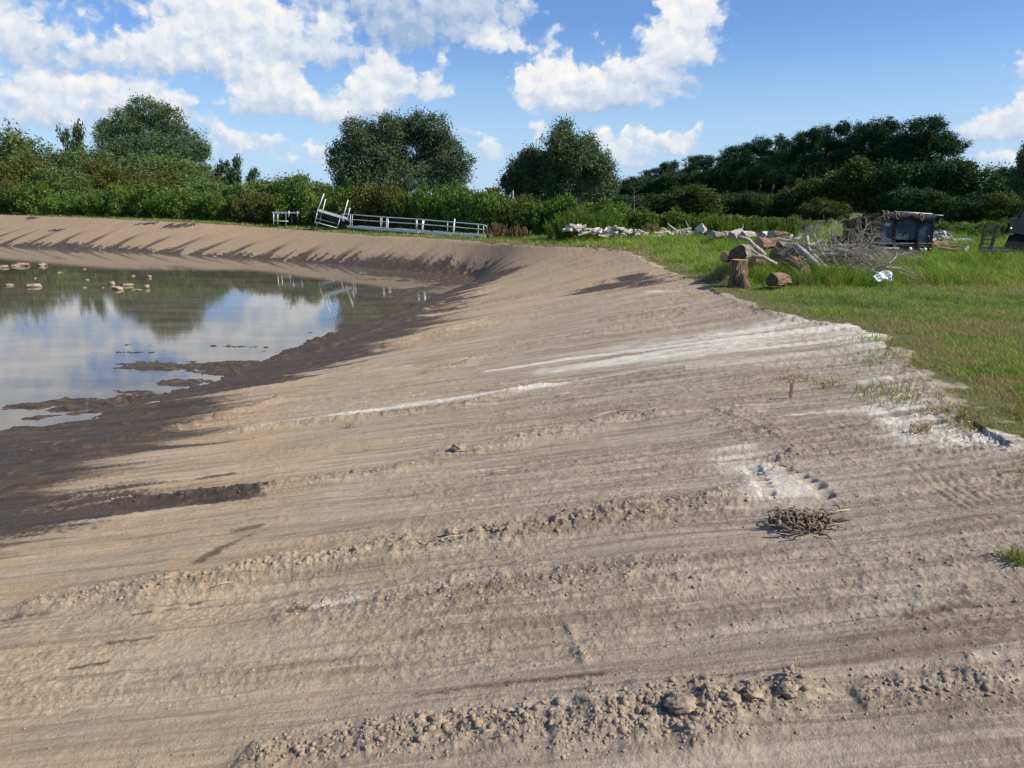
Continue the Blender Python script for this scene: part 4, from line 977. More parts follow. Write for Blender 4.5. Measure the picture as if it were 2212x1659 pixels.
for (u, v, r, lab) in [(948, 1578, .06, 'dark lump of earth at the left start of the nearest clod ridge'), (1470, 1560, .085, 'smooth upright slab of earth in the nearest clod ridge'), (1575, 1550, .06, 'lump right of the smooth slab in the nearest clod ridge'),
    (1535, 1530, .05, 'dark sided lump above the smooth slab'), (1700, 1520, .06, 'lump at the right end of the nearest clod ridge'), (1625, 1530, .06, 'small lump in the nearest ridge between slab and its right end'), (975, 1172, .07, 'dark lump at the left of the middle clod ridge'), (880, 1185, .05, 'small dark lump left of the middle clod ridge'),
    (992, 974, .10, 'dark lump starting the clod ridge under the lower white streak'), (1030, 1168, .06, 'lump next to the dark lump of the middle clod ridge')]:
    lump('earth_lump', u, v, r, lab, 'lump of earth', None, CLODM)
# pale peat chunks standing in the pond
PEAT = pmat('pale_peat', (.20, .13, .08), (.44, .33, .235), 6, .9, bump=.03)
for i, (X, Y, w, sq, lab) in enumerate([(15, 212, 70, .25, 'flat pale peat chunk at the left picture edge in the pond'), (105, 204, 100, .2, 'longest pale peat slab of the far left group in the pond'), (232, 203, 62, .32, 'pale peat chunk ending the far left group in the pond'), (50, 310, 46, .3, 'pale peat chunk low at left, below the far left group'),
    (188, 316, 88, .28, 'tilted brown peat slab right of the low left chunk'), (192, 272, 10, .9, 'tiny pale chunk above the brown tilted slab'), (475, 281, 18, .5, 'small pale chunk left of the middle peat group'), (608, 304, 34, .6, 'upright pale chunk at the left of the middle peat group'), (644, 332, 66, .35, 'largest brown peat chunk in front of the middle group'),
    (690, 311, 72, .25, 'flat pale peat slab at the back of the middle group'), (742, 335, 66, .12, 'thin peat sliver beside the tall pale chunk'), (798, 325, 36, .85, 'tall pale chunk at the right of the middle peat group'), (813, 266, 24, .7, 'pale round chunk far behind the tall chunk'), (726, 259, 26, .3, 'low pale chunk behind the middle group, left of the round one'),
    (460, 222, 22, .3, 'small flat chunk far back in the pond'), (322, 241, 32, .2, 'thin pale sliver right of the far left group'), (458, 322, 26, .25, 'pale sliver left of the middle peat group'), (560, 323, 12, .5, 'tiny chunk just left of the middle peat group')]):
    u = X * .3968; v = 493.7 + Y * .3968; y_ = onz(u, v, WL)[1]; r = w * .3968 / 1640 * y_ / 2
    lump('peat_chunk', u, v, r * .72, lab, 'peat chunk', 'pale peat chunks standing in the pond', PEAT, squash=sq * 1.5, z=WL, stretch=1.3, rough_=.42, sub=3)
# ---------------------------------------------------------------- objects
WHITE = pmat('white_aluminium', (.68, .69, .68), (.80, .80, .79), 3, .35, .0, spec=.6)
GALV = pmat('galvanised_steel', (.42, .43, .44), (.58, .58, .58), 8, .45, .7)
BLACKP = pmat('black_trailer_paint', (.012, .013, .015), (.022, .023, .025), 4, .35, coat=.4)
PANEL = pmat('blue_grey_glossy_panel', (.040, .060, .075), (.085, .115, .135), 2.2, .22, spec=.6, coat=.6)
TARP = pmat('black_mesh_tarp', (.018, .018, .020), (.040, .040, .042), 10, .75, bump=.01)
ROPE = pmat('tan_rope', (.30, .22, .12), (.45, .35, .2), 30, .9)
RUBBER = pmat('tyre_rubber', (.012, .012, .012), (.03, .03, .03), 12, .8)
RED = pmat('red_lens', (.30, .02, .015), (.35, .03, .02), 3, .25, spec=.6)
WLAMP = pmat('white_plastic', (.66, .67, .67), (.78, .78, .78), 3, .3, spec=.5)
def uz(u, v, z): x, y = onz(u, v, z); return Vector((x, y, z))

# --- aluminium gangway lying along the crest
D1, D2 = 70.0, 57.5
def gp(u, v):      # point on the vertical plane of the gangway
    x0 = atD(757, 431, D1).x; x1 = atD(1038, 431, D2).x
    rx, ry, rz = ray(u, v); # intersect with plane through (x0,D1),(x1,D2)
    dx, dy = x1 - x0, D2 - D1; t = (x0 * dy - D1 * dx) / (rx * dy - ry * dx)
    return Vector((rx * t, ry * t, CAMZ + rz * t))
Q = lambda X, Y: gp(603.5 + X * .2232, 406 + Y * .2232)
nrm_ = Vector((D1 - D2, atD(1038, 431, D2).x - atD(757, 431, D1).x, 0)).normalized()   # away from camera
base0 = Q(655, 381); base1 = Q(1945, 474)
g0 = empty('gangway', (base0.x, base0.y, base0.z), 0, 'long white aluminium dock gangway with handrail lying on the bank grass', 'gangway')
inv = lambda p: Vector(p) - base0
def rail(pts, r, name='handrail', m=WHITE):
    MB().tube([inv(p) for p in pts], r, 7).build(name, m, g0, True)
off = nrm_ * 1.15
for o_ in (Vector((0, 0, 0)),):
    rail([Q(625, 318) + o_, Q(603, 296) + o_, Q(598, 275) + o_, Q(606, 256) + o_, Q(625, 252) + o_, Q(690, 256) + o_, Q(1000, 281) + o_, Q(1340, 302) + o_, Q(1640, 328) + o_, Q(1930, 352) + o_, Q(1975, 358) + o_, Q(2000, 366) + o_, Q(2011, 384) + o_, Q(2000, 402) + o_, Q(1975, 404) + o_], .034)
    rail([Q(625, 300) + o_, Q(690, 305) + o_, Q(980, 325) + o_, Q(1330, 348) + o_, Q(1630, 372) + o_, Q(1925, 398) + o_, Q(1990, 404) + o_], .030, 'mid_rail')
for (xa, ya, yb) in [(688, 258, 388), (706, 262, 388), (980, 283, 405), (992, 284, 406), (1040, 288, 412), (1051, 289, 412), (1326, 305, 430), (1334, 306, 431), (1384, 310, 434), (1392, 311, 434), (1628, 330, 455), (1688, 333, 460), (1925, 353, 475), (1976, 358, 476)]:
    rail([Q(xa, ya), Q(xa - 3, yb)], .028, 'rail_post')
for (xa, xb, ya, yb) in [(655, 1005, 376, 408), (1010, 1345, 402, 431), (1380, 1620, 430, 452), (1685, 1950, 454, 476)]:
    A, B = inv(Q(xa, ya)), inv(Q(xb, yb)); d = (B - A); yaw = math.atan2(d.y, d.x); pit = -math.asin(d.z / d.length)
    M = Matrix.Rotation(yaw, 3, 'Z') @ Matrix.Rotation(pit, 3, 'Y')
    MB().box((A + B) / 2 + Vector((0, 0, .04)) , (d.length, .06, .20), M, .01).build('side_beam', WHITE, g0)
    MB().box((A + B) / 2 + nrm_ * .58 + Vector((0, 0, .0)), (d.length - .1, 1.05, .05), M).build('deck', GALV, g0)
    MB().box((A + B) / 2 + nrm_ * 1.15 + Vector((0, 0, .02)), (d.length, .06, .16), M, .01).build('side_beam', WHITE, g0)
for (xa, ya, xb, yb) in [(1013, 320, 1008, 410), (1030, 318, 1024, 410), (1360, 318, 1354, 432), (1372, 318, 1362, 432), (1672, 300, 1660, 456)]:
    MB().tube([inv(Q(xa, ya) + nrm_ * .25), inv(Q(xb, yb) + nrm_ * .25)], .05, 8).build('pile_pipe', GALV if xa < 1600 else WHITE, g0, True)
# --- tilted dock platform
D3 = 71.0
Q3 = lambda X, Y, dd=0.0: atD(603.5 + X * .2232, 406 + Y * .2232, D3 + dd)
o3 = Q3(370, 345); g3 = empty('dock_platform', o3, 0, 'white framed dock platform tipped up on its side with tall pipe legs', 'dock platform')
i3 = lambda p: Vector(p) - o3
A, B = i3(Q3(370, 213)), i3(Q3(655, 298)); dep = Vector((0, 2.2, -.35))
MB().bar(A, B, .12, .22).build('front_beam', WHITE, g3)
MB().bar(A + dep, B + dep, .10, .2).build('rear_beam', WHITE, g3)
MB().add([A + Vector((0, .05, -.05)), B + Vector((0, .05, -.05)), B + dep, A + dep, A + Vector((0, .05, -.14)), B + Vector((0, .05, -.14)), B + dep + Vector((0, 0, -.1)), A + dep + Vector((0, 0, -.1))], [(0, 1, 2, 3), (7, 6, 5, 4), (0, 4, 5, 1), (1, 5, 6, 2), (2, 6, 7, 3), (3, 7, 4, 0)]).build('deck', pmat('grey_deck', (.10, .10, .10), (.16, .16, .16), 4, .8), g3)
A4 = Vector((0, .05, 0)); MB().add([A + Vector((.2, .3, -.2)), B + Vector((-.3, .3, -.2)), B + Vector((-.1, .4, -1.0)), A + Vector((.6, .4, -.75)), A + Vector((.2, .36, -.2)), B + Vector((-.3, .36, -.2)), B + Vector((-.1, .46, -1.0)), A + Vector((.6, .46, -.75))], [(0, 1, 2, 3), (7, 6, 5, 4), (0, 4, 5, 1), (1, 5, 6, 2), (2, 6, 7, 3), (3, 7, 4, 0)]).build('underside_panel', BLACKP, g3)
for (xa, ya, xb, yb, dd, r) in [(432, 55, 360, 245, 0, .045), (447, 108, 388, 342, .8, .04), (665, 116, 608, 315, 0, .045), (684, 192, 655, 312, .8, .04), (590, 284, 558, 390, 0, .035), (370, 222, 345, 330, 0, .035), (640, 330, 610, 372, 1.4, .03)]:
    MB().tube([i3(Q3(xa, ya, dd)), i3(Q3(xb, yb, dd))], r, 8).build('pipe_leg', WHITE if xa != 640 else GALV, g3, True)
for (xa, ya, xb, yb, dd) in [(345, 288, 600, 360, .5), (338, 328, 560, 388, 0), (338, 328, 370, 360, .3)]:
    MB().tube([i3(Q3(xa, ya, dd)), i3(Q3(xb, yb, dd))], .035, 8).build('lower_rail', WHITE, g3, True)
# --- small dock section on legs
D4 = 78.0
Q4 = lambda X, Y, dd=0.0: atD(548.6 + X * .248, 219.4 + Y * .248, D4 + dd)
o4 = Q4(170, 1072); g4 = empty('dock_section', o4, 0, 'small low dock section standing on thin legs left of the tipped platform', 'dock section')
i4 = lambda p: Vector(p) - o4
c = (i4(Q4(165, 967)) + i4(Q4(388, 971))) / 2
MB().box(c + Vector((0, .8, 0)), ((Q4(388, 971) - Q4(165, 967)).length, 1.7, .12), None, .01).build('deck', GALV, g4)
MB().bar(i4(Q4(160, 967)), i4(Q4(392, 970)), .06, .14).build('front_beam', WHITE, g4)
for (xa, ya, yb, dd, m_) in [(172, 965, 1072, 0, WHITE), (208, 965, 1072, .0, WHITE), (280, 965, 1075, 0, WHITE), (305, 952, 1005, -.1, WHITE), (379, 955, 1005, -.1, WHITE), (332, 975, 1070, 1.5, GALV), (384, 975, 1062, 1.5, GALV)]:
    MB().tube([i4(Q4(xa, ya, dd)), i4(Q4(xa - 1, yb, dd))], .045, 8).build('leg', m_, g4, True)
MB().tube([i4(Q4(170, 1040)), i4(Q4(300, 1042))], .035, 8).build('cross_rail', WHITE, g4, True)

# --- black dump trailer
DT = 34.5
T = lambda X, Y, dd=0.0: atD(1755.4 + X * .20632, 438.9 + Y * .20632, DT + dd)     # zoomed picture coordinates -> depth plane
oT = T(960, 520); oT.z = zg(oT.x, oT.y); gT = empty('dump_trailer', oT, 0, 'black dump trailer with rolled black tarp roped along its top', 'dump trailer')
iT_ = lambda p: Vector(p) - oT
def hexa(a, b, c, d, off): return ([a, b, c, d, a + off, b + off, c + off, d + off], [(3, 2, 1, 0), (4, 5, 6, 7), (0, 1, 5, 4), (1, 2, 6, 5), (2, 3, 7, 6), (3, 0, 4, 7)])
bl, br, tr, tl_ = [iT_(T(*p)) for p in ((688, 442), (1238, 448), (1272, 150), (722, 118))]
th_ = Vector((0, .08, 0))
for (fa, fb, nm) in [(0, .265, 0), (.285, .70, 1), (.72, 1.0, 2)]:
    a, b = bl.lerp(br, fa), bl.lerp(br, fb); c, d = tl_.lerp(tr, fb), tl_.lerp(tr, fa)
    MB().add(*hexa(a, b, c, d, th_)).build('end_panel', PANEL, gT)
for f_ in (.275, .71):
    MB().bar(bl.lerp(br, f_) + Vector((0, -.05, -.05)), tl_.lerp(tr, f_) + Vector((0, -.05, 0)), .07, .1).build('panel_post', BLACKP, gT)
for f_ in (.012, .988):
    MB().bar(bl.lerp(br, f_) + Vector((0, -.02, -.08)), tl_.lerp(tr, f_) + Vector((0, -.02, .03)), .08, .1).build('corner_post', BLACKP, gT)
# long left side running back, its top falling away
far_b = iT_(T(318, 372, 0)); ex = far_b.x - bl.x
sb = Vector((-1.65, 6.2, 0))
k7 = (DT + sb.y) / DT
def at2(X, Y): return iT_(atD(1755.4 + X * .20632, 438.9 + Y * .20632, DT + 6.2))
fb_, ft_ = at2(312, 380), at2(316, 208)
MB().add(*hexa(bl + Vector((0, .09, 0)), tl_ + Vector((0, .09, 0)), ft_, fb_, Vector((.07, .02, 0)))).build('side_wall', BLACKP, gT)
for f_ in (.2, .42, .66, .86):
    MB().bar((bl.lerp(fb_, f_)) + Vector((-.05, 0, 0)), tl_.lerp(ft_, f_) + Vector((-.01, 0, 0)), .05, .1).build('side_rib', BLACKP, gT)
MB().bar(tl_ + Vector((-.05, .05, .04)), ft_ + Vector((-.05, 0, .04)), .10, .10).build('side_top_rail', BLACKP, gT)
MB().add(*hexa(br + Vector((0, .09, 0)), tr + Vector((0, .09, 0)), tr + (ft_ - tl_), br + (fb_ - bl), Vector((.07, 0, 0)))).build('side_wall', BLACKP, gT)
MB().add(*hexa(bl + Vector((.05, .09, .02)), br + Vector((-.05, .09, .02)), br + (fb_ - bl), fb_, Vector((0, 0, .06)))).build('floor', BLACKP, gT)
MB().add(*hexa(tl_ + Vector((.05, .1, -.03)), tr + Vector((-.05, .1, -.03)), tr + (ft_ - tl_), ft_, Vector((0, 0, .03)))).build('tarp_cover', TARP, gT)
# rolled tarp
V = []; F = []; nx, nz = 40, 8
for j in range(nz + 1):
    for i in range(nx + 1):
        a = i / nx; p = tl_.lerp(tr, a) + Vector((0, -.08, .10)); sag = .34 * (.40 + .6 * math.sin(math.pi * min(1, (a * 1.15) % .62 / .62)) ** .8) * (1 if a < .97 else .5)
        fz = sag * j / nz; V.append(p + Vector((.02 * math.sin(j * 2.1 + i), -.05 * math.sin(math.pi * j / nz) - .03 * math.sin(i * 1.3 + j), -fz)))
for j in range(nz):
    for i in range(nx): q0 = j * (nx + 1) + i; F.append((q0, q0 + 1, q0 + nx + 2, q0 + nx + 1))
rt = MB().add(V, F).build('rolled_tarp', TARP, gT, True); sm_ = rt.modifiers.new('thick', 'SOLIDIFY'); sm_.thickness = .05
MB().tube([tl_ + Vector((.05, -.05, .10)), tr + Vector((0, -.05, .10))], .05, 8).build('tarp_bar', BLACKP, gT, True)
MB().tube([tl_.lerp(tr, .22) + Vector((0, -.06, .155)), tl_.lerp(tr, .94) + Vector((0, -.06, .150))], .022, 6).build('white_top_rod', WLAMP, gT, True)
MB().tube([tr + Vector((.04, -.05, .10)), tr + Vector((.36, -.05, .09))], [.04, .012], 6).build('rod_tip', WLAMP, gT, True)
for f_ in (.02, .10, .26, .72):
    p = tl_.lerp(tr, f_); MB().tube([p + Vector((0, .05, .17)), p + Vector((-.03, -.14, .15)), p + Vector((-.04, -.17, -.06)), p + Vector((.03, -.18, -.16))], .022, 6).build('rope', ROPE, gT, True)
    if f_ in (.26, .72): MB().tube([p + Vector((.06, -.14, .14)), p + Vector((.10, -.17, -.04)), p + Vector((.04, -.19, -.20))], .018, 6).build('rope', ROPE, gT, True)
# sill, bumper, lamps, couplings
MB().bar(bl + Vector((.0, -.05, .10)), br + Vector((0, -.05, .12)), .03, .03).build('reflective_strip', GALV, gT)
MB().bar(bl + Vector((.02, -.08, -.10)), br.lerp(bl, .62) + Vector((0, -.08, -.10)), .05, .06).build('reflective_strip', WLAMP, gT)
MB().bar(bl + Vector((-.02, -.02, -.12)), br + Vector((0.02, -.02, -.12)), .16, .18).build('bumper_beam', BLACKP, gT)
for f_, m_, r_ in ((.58, WLAMP, .075), (.86, WLAMP, .06), (.05, RED, .05), (.95, RED, .05), (.76, RED, .05)):
    p = bl.lerp(br, f_) + Vector((0, -.12, -.13)); MB().tube([p, p + Vector((0, -.06, 0))], r_, 12).build('tail_lamp', m_, gT, True)
MB().box(bl.lerp(br, .85) + Vector((0, -.12, -.16)), (.26, .02, .11)).build('number_plate', WLAMP, gT)
MB().bar(bl.lerp(br, .62) + Vector((0, -.1, -.22)), bl.lerp(br, .62) + Vector((0, -.1, -.55)), .08).build('stabiliser_leg', BLACKP, gT)
# bicycle-like winch frame on the right panel
w0 = bl.lerp(br, .80) + Vector((0, -.18, .1)); MB().tube([w0, w0 + Vector((.02, 0, .32)), w0 + Vector((.22, 0, .36)), w0 + Vector((.30, 0, .10)), w0 + Vector((.1, 0, -.05))], .016, 5).build('winch_frame', BLACKP, gT, True)
st = MB(); sc_ = bl.lerp(tl_, .70).lerp(br.lerp(tr, .66), .135); Mr = Matrix.Rotation(R(-14), 3, 'Y') 
Mr = Matrix.Rotation(R(14), 3, 'Y')
MB().box(sc_ + Vector((0, -.012, 0)), (.21, .012, .13), Mr).build('sticker', WLAMP, gT)
PINKM = pmat('faded_red_print', (.55, .10, .09), (.70, .22, .20), 40, .6)
for r_, w_ in ((.035, .17), (.005, .13), (-.030, .17)):
    MB().box(sc_ + Mr @ Vector((0, -.022, r_)), (w_, .006, .016), Mr).build('sticker_print', PINKM, gT)
YEL = pmat('yellow_green_plate', (.16, .18, .03), (.24, .24, .05), 8, .6)
sp_ = bl.lerp(fb_, .60).lerp(tl_.lerp(ft_, .60), .45); MB().box(sp_ + Vector((-.10, -.05, 0)), (.03, .5, .36), Matrix.Rotation(math.atan2(-(fb_ - bl).x, (fb_ - bl).y), 3, 'Z')).build('warning_plate', YEL, gT)
def wheel(parent, c, r=.36, w=.24, name='wheel'):
    mb = MB(); prof = [(-.5, .62), (-.5, .92), (-.38, 1.0), (.38, 1.0), (.5, .92), (.5, .62)]; n_ = 24; V = []; F = []
    for (a, b) in prof:
        for k in range(n_): V.append(Vector(c) + Vector((a * w, r * b * math.cos(6.2832 * k / n_), r * b * math.sin(6.2832 * k / n_))))
    for i in range(len(prof) - 1):
        for k in range(n_): F.append((i * n_ + k, (i + 1) * n_ + k, (i + 1) * n_ + (k + 1) % n_, i * n_ + (k + 1) % n_))
    o = mb.add(V, F).build('wheel', RUBBER, parent, True)
    MB().tube([Vector(c) + Vector((-w * .36, 0, 0)), Vector(c) + Vector((w * .36, 0, 0))], [r * .6, r * .6], 16).build('rim', GALV, o)
    return o
for yy in (2.2, 3.1):
    for f_ in (.03, .97): wheel(gT, (bl.lerp(br, f_).x - .25 * yy * .9, yy, .36))
for yy in (0.5,): MB().box((bl.lerp(br, .5).x, 1.5, .62), (1.2, 3.0, .14)).build('chassis', BLACKP, gT)

# --- equipment trailer with raised ramp, right edge
DR = 28.6
T2 = lambda X, Y, dd=0.0: atD(2073.7 + X * .1059, 427.9 + Y * .1059, DR + dd)
oR = T2(600, 1310); oR.z = zg(oR.x, oR.y); gR = empty('equipment_trailer', oR, 0, 'black flatbed trailer with one ladder ramp standing upright at its end', 'trailer')
iR = lambda p: Vector(p) - oR
OLD = pmat('worn_black_steel', (.020, .021, .020), (.060, .060, .055), 8, .6, .3)
ra, rb_, rc, rd = iR(T2(385, 1215)), iR(T2(560, 1215)), iR(T2(785, 545)), iR(T2(535, 530))
ramp_ = link('ramp', None, gR) if False else MB().bar(ra, rd, .07, .09).build('ramp', OLD, gR)
MB().bar(rb_, rc, .07, .09).build('ramp_stile', OLD, ramp_); MB().bar(rd + Vector((-.03, 0, .0)), rc + Vector((.03, 0, 0)), .06, .06).build('ramp_top_bar', OLD, ramp_)
for k in range(8):
    f_ = .03 + k * .128; MB().bar(ra.lerp(rd, f_), rb_.lerp(rc, f_), .05, .045).build('rung', OLD, ramp_)
MB().tube([ra + Vector((-.05, 0, -.15)), ra.lerp(rd, .42) + Vector((-.10, -.04, 0))], .02, 6).build('ramp_spring_strut', OLD, gR)
dl, dr_ = iR(T2(420, 1112)), iR(T2(1000, 1128))
MB().add(*hexa(dl, dr_, dr_ + Vector((0, 0, .10)), dl + Vector((0, 0, .10)), Vector((1.9 * oR.x / DR, 1.9, 0)))).build('deck', OLD, gR)
# fender
for cx in (690, 880):
    c0 = iR(T2(cx, 1225)); wheel_c = c0 + Vector((0, .15, 0)); 
    mb = MB(); n_ = 22; V = []; F = []; r = .29
    for yy, rr in ((-.1, .6), (-.1, 1), (.12, 1), (.12, .6)):
        for k in range(n_): V.append(wheel_c + Vector((r * rr * math.cos(6.2832 * k / n_), yy, r * rr * math.sin(6.2832 * k / n_))))
    for i in range(3):
        for k in range(n_): F.append((i * n_ + k, i * n_ + (k + 1) % n_, (i + 1) * n_ + (k + 1) % n_, (i + 1) * n_ + k))
    wo_ = mb.add(V, F).build('wheel', RUBBER, gR, True); MB().tube([wheel_c + Vector((0, -.06, 0)), wheel_c + Vector((0, .06, 0))], r * .58, 14).build('rim', OLD, wo_)
p = [iR(T2(x_, y_)) for x_, y_ in ((560, 1290), (600, 1135), (640, 1112), (930, 1118), (985, 1140), (1000, 1250))]
mb = MB(); V = []; F = []
for q_ in p: V += [q_ + Vector((0, -.14, 0)), q_ + Vector((0, .24, 0)), q_ + Vector((0, -.14, .03)), q_ + Vector((0, .24, .03))]
for i in range(len(p) - 1): a = i * 4; F += [(a, a + 4, a + 5, a + 1), (a + 2, a + 3, a + 7, a + 6), (a, a + 2, a + 6, a + 4), (a + 1, a + 5, a + 7, a + 3)]
mb.add(V, F).build('fender', OLD, gR)
MB().box(iR(T2(975, 1180, -.2)), (.12, .04, .22)).build('corner_plate', GALV, gR); q_ = iR(T2(975, 1245, -.25)); MB().tube([q_, q_ + Vector((0, -.04, 0))], .06, 10).build('marker_lamp', WLAMP, gR, True)

# --- dark loader machine, cut by the right edge
DM = 29.6; M2 = lambda X, Y, dd=0.0: atD(2073.7 + X * .1059, 427.9 + Y * .1059, DM + dd)
oM = M2(1200, 1340); oM.z = zg(oM.x, oM.y); gM = empty('skid_loader', oM, 0, 'dark tracked loader machine partly cut off by the right picture edge', 'loader')
iM = lambda p: Vector(p) - oM
DK = pmat('dark_machine_paint', (.005, .006, .007), (.012, .013, .015), 5, .8); DB = pmat('dark_blue_machine_paint', (.006, .011, .015), (.014, .020, .026), 3, .75)
def prism(pts, dep, name, mat, par, y0=0.0):
    n_ = len(pts); rd = Vector((oM.x / DM, 1, 0)); V = [q + rd * y0 for q in pts] + [q + rd * (y0 + dep) for q in pts]
    F = [tuple(range(n_)), tuple(range(2 * n_ - 1, n_ - 1, -1))] + [(i, i + n_, (i + 1) % n_ + n_, (i + 1) % n_) for i in range(n_)]
    return MB().add(V, F).build(name, mat, par)
prism([iM(M2(*q)) for q in ((845, 1110), (850, 1320), (1240, 1345), (1700, 1345), (1900, 1280), (1900, 1080), (1500, 1050), (1060, 780), (985, 790))], 1.5, 'lower_body', DK, gM)
prism([iM(M2(*q)) for q in ((1090, 800), (1300, 1050), (1800, 1050), (1850, 300), (1500, 260), (1360, 480), (1100, 600))], 1.3, 'cab', DK, gM, .1)
rear = prism([iM(M2(*q)) for q in ((930, 700), (1010, 420), (1190, 408), (1500, 430), (1500, 760), (1060, 715))], 1.4, 'rear_hood', DB, gM, -.08)
q_ = iM(M2(1010, 620, -.1)); MB().box(q_ + Vector((.0, -.02, .07)), (.12, .05, .34), None, .02).build('lamp_housing', OLD, rear)
MB().tube([q_ + Vector((0, -.05, 0)), q_ + Vector((0, -.09, 0))], .045, 12).build('rear_lamp', GALV, rear, True)
MB().bar(iM(M2(1200, 450, .1)), iM(M2(1420, 80, .1)), .14, .12).build('lift_arm', DB, gM)
trk = [iM(M2(X, Y, -.2)) for X, Y in ((850, 1200), (900, 1120), (1100, 1100), (1500, 1100), (1700, 1150), (1720, 1260), (1650, 1340), (1000, 1350), (880, 1300))]
prism(trk[::-1], .35, 'track', RUBBER, gM, 0)
# cone-shaped mound of torn earth right by it
lump('earth_mound', 2165, 583, .34, 'reddish brown mound of earth in the tall grass at the right edge', 'earth mound', None, pmat('red_earth', (.20, .12, .07), (.38, .24, .14), 6, .95, bump=.03), .6)
lump('earth_mound', 2025, 540, 1.0, 'long brown earth mound in front of the firewood heap', 'earth mound', None, pmat('brown_earth', (.14, .10, .06), (.26, .19, .12), 6, .95, bump=.03), .28, stretch=1.2)

# --- logs
ENDM = pmat('cut_wood_end', (.34, .20, .09), (.52, .34, .18), 12, .85); BARKR = pmat('rough_red_bark', (.07, .045, .028), (.26, .165, .10), 10, .95, bump=.05, stretch=(1, 1, .25))
BARKG = pmat('rough_grey_bark', (.10, .08, .06), (.30, .26, .21), 10, .95, bump=.04, stretch=(1, 1, .25)); GREYL = pmat('bleached_log', (.20, .175, .145), (.46, .42, .36), 7, .9, bump=.02, stretch=(1, 1, .3))
DARKEND = pmat('dark_cut_wood', (.08, .055, .035), (.15, .10, .06), 9, .9)
def log(name, a, b, r0, r1, bark, end, label, cat='log', group=None, n=18):
    a = Vector(a); b = Vector(b); d = b - a; L = d.length; k_ = 9
    V = []; s_ = random.uniform(0, 99)
    for i in range(k_ + 1):
        t_ = i / k_; r = r0 + (r1 - r0) * t_
        for j in range(n):
            an = 6.2832 * j / n; rr = r * (1 + .12 * math.sin(3 * an + s_ + t_) + .09 * math.sin(5 * an + s_ * 2 + 2.5 * t_) + random.uniform(-.10, .08)); V.append((rr * math.cos(an), rr * math.sin(an), L * t_))
    F = [(i * n + j, i * n + (j + 1) % n, (i + 1) * n + (j + 1) % n, (i + 1) * n + j) for i in range(k_) for j in range(n)]
    rt_ = empty(name, a, 0, label, cat, group); rt_.rotation_mode = 'QUATERNION'; rt_.rotation_quaternion = d.to_track_quat('Z', 'Y')
    MB().add(V, F).build('bark', bark, rt_)
    for zz_, sg in ((0, -1), (L, 1)):
        r = (r0 if sg < 0 else r1); Vc = [(V[j if sg < 0 else k_ * n + j][0] * .985, V[j if sg < 0 else k_ * n + j][1] * .985, zz_ + sg * .004) for j in range(n)]
        MB().add(Vc + [(0, 0, zz_ + sg * .012)], [(j, (j + 1) % n, n) if sg > 0 else ((j + 1) % n, j, n) for j in range(n)]).build('cut_end', end, rt_)
    return rt_
B6 = lambda X, Y, D: atD(1536 + X * .1984, 466.3 + Y * .1984, D)
# standing stump
s0 = B6(285, 775, 21.7); s0.z = zg(s0.x, s0.y) - .05; s1 = B6(306, 478, 21.7)
stp = log('tree_stump', s0, s1, .27, .215, BARKR, ENDM, 'standing cut stump with red brown bark at the edge of the mown grass', 'stump', n=26)
MB().tube([(-.15, -.1, .0), (-.26, -.1, .18), (-.2, -.05, .42), (-.10, 0, .6)], [.20, .17, .12, .05], 10, wob=.12).build('root_flare', BARKR, stp, True)
stp.children[-1].data.materials[0] = BARKR
LG = lambda X0, Y0, D0, X1, Y1, D1_, r0, r1, bk, en, lab, nm='log': log(nm, B6(X0, Y0, D0), B6(X1, Y1, D1_), r0 * .86, r1 * .86, bk, en, lab, group='cut logs round the brush heap')
LG(290, 425, 22.3, 420, 400, 24.2, .30, .25, BARKG, DARKEND, 'thick grey log with dark cut face leaning behind the standing stump')
LG(510, 310, 27.5, 680, 300, 28.3, .26, .2, BARKR, ENDM, 'split red brown log lying behind the forked limb')
LG(700, 410, 25.2, 1030, 590, 22.6, .23, .17, BARKR, ENDM, 'long reddish log sloping down in the middle of the heap')
LG(660, 700, 20.9, 810, 695, 21.6, .20, .20, BARKR, DARKEND, 'short round log lying in the grass right of the stump')
LG(850, 395, 25.5, 960, 420, 26.2, .24, .24, BARKG, DARKEND, 'short log with dark end under the left edge of the branches')
LG(140, 450, 24.0, 235, 455, 24.6, .17, .17, BARKR, ENDM, 'orange brown log piece in the grass left of the stump')
LG(450, 490, 23.4, 560, 500, 24.0, .17, .15, BARKR, ENDM, 'small split log with bright face just right of the stump')
LG(735, 330, 28, 900, 325, 29, .17, .15, BARKG, DARKEND, 'thin grey log behind the long reddish log')
def limb(pts, rs_, label, m=DEADW, nm='tree_limb', kids=(), D=None, cat='limb'):
    P3 = [B6(*p_) for p_ in pts]; o_ = P3[-1].copy(); rs_ = [r_ * .72 for r_ in rs_]; rt_ = MB().tube([q - o_ for q in P3], rs_, 9, wob=.10).build(nm, m, None, True, o_)
    for kp, kr in kids: MB().tube([B6(*p_) - o_ for p_ in kp], kr, 7, wob=.1).build('side_branch', m, rt_, True)
    return setp(rt_, label, cat, 'thick dead limbs sticking out of the brush heap')
limb([(300, 222, 24), (415, 262, 24), (470, 325, 24), (540, 385, 24), (580, 432, 24)], [.06, .075, .09, .10, .11], 'dark bent limb reaching up left above the standing stump')
limb([(425, 365, 23.4), (520, 425, 23.2), (620, 480, 23), (710, 525, 23)], [.045, .06, .075, .08], 'pale mottled limb sloping down right beside the stump', kids=[([(430, 440, 23.1), (560, 445, 23.1), (640, 490, 23)], [.05, .06, .06])])
